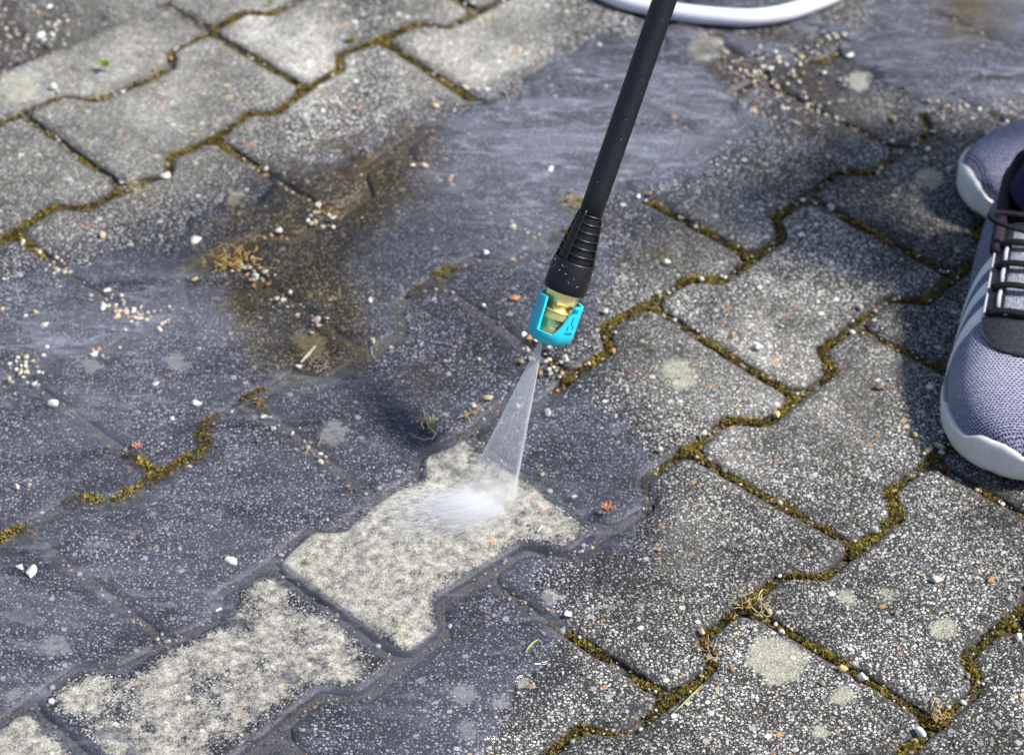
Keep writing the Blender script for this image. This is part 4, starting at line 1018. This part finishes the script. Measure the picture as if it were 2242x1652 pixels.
YS = [0, .008, .03, .07, .12, .17, .21, .245, .27, .288, .297, .300]
WO = [.001, .017, .031, .035, .037, .043, .0500, .0510, .045, .033, .018, .001]   # sole half width
HT = [.050, .058, .062, .060, .060, .056, .045, .036, .030, .024, .017, .003]      # height of the upper above the sole
def interp(y, T): return float(np.interp(y, YS, T))
def smooth_interp(y, T):
    return (interp(max(0, y - .006), T) + 2 * interp(y, T) + interp(min(.3, y + .006), T)) / 4
def cxo(y): return .006 * math.sin(y / .3 * math.pi) * 1.0 - .004 * max(0, (y - .2) / .1)
SZ = lambda y: .018 + .006 * max(0, (.1 - y) / .1) - .003 * max(0, (y - .2) / .1)
def TOE(y): return .008 * max(0, (y - .23) / .07) ** 1.6
def S_up(y, th, off=0.0):
    """point of the upper at length y (0 heel, .3 toe) and angle th (0 right, pi left)"""
    w = smooth_interp(y, WO) * 1.0; h = smooth_interp(y, HT)
    c, s = math.cos(th), math.sin(th)
    pw = .62 + .28 * (y / .3)
    x = w * math.copysign(abs(c) ** pw, c) * (1 - .10 * s); z = h * s ** .92
    if y < .19: x *= 1 - .28 * s ** 2 * min(1, (.19 - y) / .1)
    bulge = .0025 * math.sin(th * 2) ** 2
    n = np.array([c, 0, s]); 
    if y > .25: n = n + np.array([0, (y - .25) / .05 * 1.2, 0])
    n /= np.linalg.norm(n)
    return np.array([cxo(y) + x, y, SZ(y) + TOE(y) + z]) + n * (off + bulge)
def sgrid(ys, ths, off, fn=S_up):
    return [fn(y, t, off) for y in ys for t in ths]
def patch(name, pts2, mat, parent, off=.0012, thick=.0012, nu=10, nv=14):
    """thick overlay: pts2(a,b) -> (y, th), a,b in 0..1"""
    V = []; n = nu * nv
    for o_ in (off + thick, off):
        for i in range(nu):
            for j in range(nv):
                y, t = pts2(i / (nu - 1), j / (nv - 1)); edge = min(i, nu - 1 - i, j, nv - 1 - j) == 0
                V.append(S_up(y, t, (o_ - (.0006 if edge and o_ > off else 0)) if o_ > off else -.001))
    f = gridfaces(nu, nv) + gridfaces(nu, nv, n, flip=True)
    rim = [i * nv for i in range(nu)] + [(nu - 1) * nv + j for j in range(1, nv)] + [i * nv + nv - 1 for i in range(nu - 2, -1, -1)] + [j for j in range(nv - 2, 0, -1)]
    for i in range(len(rim)):
        a_, b_ = rim[i], rim[(i + 1) % len(rim)]; f.append((a_, b_, n + b_, n + a_))
    o = link(name, V, f, mat, parent); return o

def trainer(M, label, lc_=.30, lh_=.0095, lw_=.36):
    root = empty('trainer'); root.parent = person; root.matrix_world = M; root['label'] = label
    # sole: rounded slab following the outline
    V = []; nS = 90
    prof = [(-.006, .0), (.0015, .0), (.0035, .004), (.004, .012), (.003, .020), (.0012, 1.0), (-.004, 1.06)]
    ring = []
    for i in range(nS):
        t = 2 * math.pi * i / nS; yy = .15 + .15 * math.cos(t) * 1.0; side = 1 if math.sin(t) >= 0 else -1
        ring.append((yy, side))
    for o_, z in prof:
        for i in range(nS):
            t = 2 * math.pi * i / nS; yy = .15 + .15 * math.cos(t); w = smooth_interp(yy, WO)
            x = cxo(yy) + math.copysign(1, math.sin(t)) * w if abs(math.sin(t)) > 1e-6 else cxo(yy)
            nx = math.sin(t); ny = math.cos(t)
            zt = z if z < .5 else SZ(yy) * z
            k_ = min(1, max(0, (yy - .15) / .07)); nar = (1 - k_) * .0075
            V.append((x - nx * nar + nx * o_ * (.25 + .75 * k_), yy + ny * o_, zt + TOE(yy)))
    f = gridfaces(len(prof), nS, 0, True)
    f.append(tuple(reversed(range(nS)))); f.append(tuple(range((len(prof) - 1) * nS, len(prof) * nS)))
    link('sole', V, f, WR, root)
    # upper, open at the collar
    ys = np.array([.15 - .15 * math.cos(math.pi * i / 70) for i in range(71)]); ys[0] = .0004; ys[-1] = .2996; nth = 57
    ths = np.linspace(0, math.pi, nth)
    def hole(y, t):
        if y > .205 or y < .012: return False
        hw = 0.62 if y < .125 else .62 * max(0, 1 - (y - .125) / .09) ** .6 + .12
        return abs(t - math.pi / 2) < hw
    V = sgrid(ys, ths, 0); su = []; sv = []; bd = []
    for y in ys:
        w = interp(y, WO); h = interp(y, HT)
        for t in ths:
            su.append(y); sv.append((t - math.pi / 2) * (w * .55 + h * .5)); bd.append(float(np.interp(y, [0, .10, .17, .205, .235, .262, .3], [.3, .25, .25, .55, .95, .55, .12])) * (1.0 if t < 5 else 1))
    keep = [[not hole(y, t) for t in ths] for y in ys]
    f = []
    for i in range(len(ys) - 1):
        for j in range(nth - 1):
            if keep[i][j] or keep[i + 1][j + 1]: f.append((i * nth + j, (i + 1) * nth + j, (i + 1) * nth + j + 1, i * nth + j + 1))
    up = link('upper', V, f, KNIT, root, attrs=dict(su=su, sv=sv, band=bd))
    md = up.modifiers.new('solid', 'SOLIDIFY'); md.thickness = .002; md.offset = -1
    # lining inside the collar
    f2 = []; V2 = [S_up(y, t, -.0032) for y in ys for t in ths]
    for i in range(len(ys) - 1):
        if ys[i] > .225: continue
        for j in range(nth - 1):
            if keep[i][j] or keep[i + 1][j + 1]: f2.append((i * nth + j, i * nth + j + 1, (i + 1) * nth + j + 1, (i + 1) * nth + j))
    link('lining', V2, f2, LINING, root)
    # padded collar rim
    rimp = []
    for y in np.linspace(.020, .122, 16): rimp.append(S_up(y, math.pi / 2 + .64, 0) + np.array([0, 0, .004 + .006 * math.sin((y - .02) / .1 * 3.14)]))
    top = [S_up(.014, t, .001) + np.array([0, 0, .008]) for t in np.linspace(math.pi / 2 - .5, math.pi / 2 + .5, 7)]
    rimr = [S_up(y, math.pi / 2 - .64, 0) + np.array([0, 0, .004 + .006 * math.sin((y - .02) / .1 * 3.14)]) for y in np.linspace(.122, .020, 16)]
    a = MB(); a.tube(rimr + top + rimp, .0048, 12); a.build('collar', LINING, root)
    # toe bumper: white rubber lobe rising over the toe
    def inside(x, y, z):
        if y >= .3: return False
        w = smooth_interp(y, WO); h = smooth_interp(y, HT); pw = .62 + .28 * (y / .3); c = min(1.5, (abs(x - cxo(y)) / max(w, 1e-4)) ** (1 / pw))
        if c >= 1: return False
        return z < h * math.sqrt(1 - c * c) ** .92
    def lobe(phi):
        return .0035 + lh_ * math.exp(-((phi - lc_) / lw_) ** 4)
    V = []; nb, na = 90, 12
    for layer in (0, 1):
        for j in range(nb):
            phi = -1.55 + 3.1 * j / (nb - 1); dx_, dy_ = math.sin(phi), math.cos(phi)
            for i in range(na):
                z = lobe(phi) * i / (na - 1); lo, hi = 0.0, .09
                for _ in range(22):
                    mid = (lo + hi) / 2
                    if inside(cxo(.24) + dx_ * mid, .24 + dy_ * mid, z): lo = mid
                    else: hi = mid
                y_ = .24 + dy_ * lo; e_ = .0038 * math.sqrt(max(0, 1 - (i / (na - 1)) ** 4)) + .0004 if layer == 0 else -.001
                V.append(np.array([cxo(.24) + dx_ * (lo + e_), y_ + dy_ * e_, SZ(y_) + TOE(y_) + z - (.0025 if i == 0 else 0) + (e_ * .5 if layer == 0 else 0)]))
    f = gridfaces(nb, na) + gridfaces(nb, na, nb * na, flip=True)
    rim = [i * na + na - 1 for i in range(nb)]
    for i in range(len(rim) - 1): a_, b_ = rim[i], rim[i + 1]; f.append((a_, b_, nb * na + b_, nb * na + a_))
    link('toe_bumper', V, f, WR, root)
    # black eyestays both sides joined at the vamp, tongue, three stripes, laces
    A0 = math.pi / 2
    def stay(sgn):
        def fn(a_, b_):
            y = .095 + .118 * a_
            inner = .26 - .14 * max(0, (a_ - .8) / .2) ** 1.0; outer = .60 - .06 * a_ 
            if a_ > .85: outer = .55 * math.sqrt(max(0.0, 1 - ((a_ - .85) / .15) ** 2)) * 1 + .02; inner = min(inner, outer * .5) 
            return y, A0 + sgn * (inner + (outer - inner) * b_)
        return fn
    patch('eyestay', stay(1), LEATHER, root, .0008, .0016, 30, 10); patch('eyestay', stay(-1), LEATHER, root, .0008, .0016, 30, 10)
    def vamp(a_, b_):
        hw = .60 * math.sqrt(max(.003, 1 - ((a_ - .0) / 1.0) ** 2.4)); y = .192 + .034 * a_
        return y, A0 + hw * (2 * b_ - 1)
    patch('vamp_cap', vamp, LEATHER, root, .0010, .0018, 12, 22)
    def tong(a_, b_): return .088 + .118 * a_, A0 + .36 * (2 * b_ - 1)
    patch('tongue', tong, TONGUE, root, -.0035, .003, 24, 10)
    for i, (y0, y1) in enumerate(((.118, .148), (.148, .178), (.176, .206))):
        for sg in (1, -1):
            def stp(a_, b_, y0=y0, y1=y1, sg=sg):
                # slanted from the stay down and forward to the sole
                t_ = .56 + (math.pi / 2 - .56 - .02) * b_
                return y0 + .016 * a_ + (y1 - y0) * b_ * .6, A0 + sg * t_
            patch('side_stripe', stp, STRIPE, root, .0005, .0007, 4, 18)
    for sg in (1, -1):
        a = MB(); a.tube([S_up(y, A0 + sg * (.62 - .05 * (y - .1) / .1), .0022) for y in np.linspace(.095, .192, 24)], .0010, 6); a.build('edge_stitching', THREAD, root)
        for y in (.128, .152, .176):
            a = MB(); a.tube([S_up(y - .009, A0 + sg * .34, .0022), S_up(y, A0 + sg * .35, .0032), S_up(y + .010, A0 + sg * .34, .0030)], .0016, 8); a.build('lace_loop', THREAD, root)
    lc = MB(); ysl = [.118, .142, .166, .190]
    for y in ysl:
        pts = []
        for t in np.linspace(-1, 1, 15): pts.append(S_up(y + .004 * (1 - abs(t)), A0 + t * .50, .0032 + .0030 * (1 - t * t)))
        for dx in (-.0012, .0012): lc.tube([p + np.array([0, dx, .0002]) for p in pts], .0017, 8)
    lc.build('laces', LACE, root)
    # bow loop at the top
    bw = MB(); c0 = S_up(.112, A0, .008)
    for sg in (1, -1):
        pts = [c0 + np.array([sg * .030 * math.sin(t) * 1.0, -.004 + .010 * math.cos(t) - .002, .004 + .004 * math.sin(t)]) for t in np.linspace(.1, 3.0, 14)]
        bw.tube(pts, .0020, 8)
    bw.build('lace_bow', LACE, root)
    return root

def pose(p, yaw, mirror=1):
    """toe at world point p, forward direction yaw (deg from +X)"""
    a = math.radians(yaw); fy = np.array([math.cos(a), math.sin(a), 0]); fx = np.array([fy[1], -fy[0], 0]) * mirror
    o = np.array(p) - fy * .30
    return Matrix(((fx[0], fy[0], 0, o[0]), (fx[1], fy[1], 0, o[1]), (0, 0, 1, o[2]), (0, 0, 0, 1)))
SH1 = (.362, -.111, .0012, 261.0); SH2 = (.366, .226, .0012, 196.0)
trainer(pose(SH1[:3], SH1[3]), 'nearer trainer pointing towards the viewer')
trainer(pose(SH2[:3], SH2[3]), 'farther trainer, only its toe in view', -.12, .010, .34)
# trousers from the ankles upwards
def legs():
    a = MB(); hip = np.array([.78, .26, .86])
    for (px_, py_, pz, yw), hx in ((SH1, -.09), (SH2, .09)):
        d = np.array([math.cos(math.radians(yw)), math.sin(math.radians(yw)), 0]); an = np.array([px_, py_, 0]) - d * .235 + np.array([.012, 0, .075])
        kn = an * .5 + hip * .5 + np.array([.02, -.03, .02])
        P = []; R = []
        for t in np.linspace(0, 1.15, 16):
            P.append(an * (1 - t) + kn * t); R.append(.036 + .024 * t + .0015 * math.sin(t * 30))
        a.tube(P, R, 24)
    o = a.build('trousers', NAVY, person)
legs()
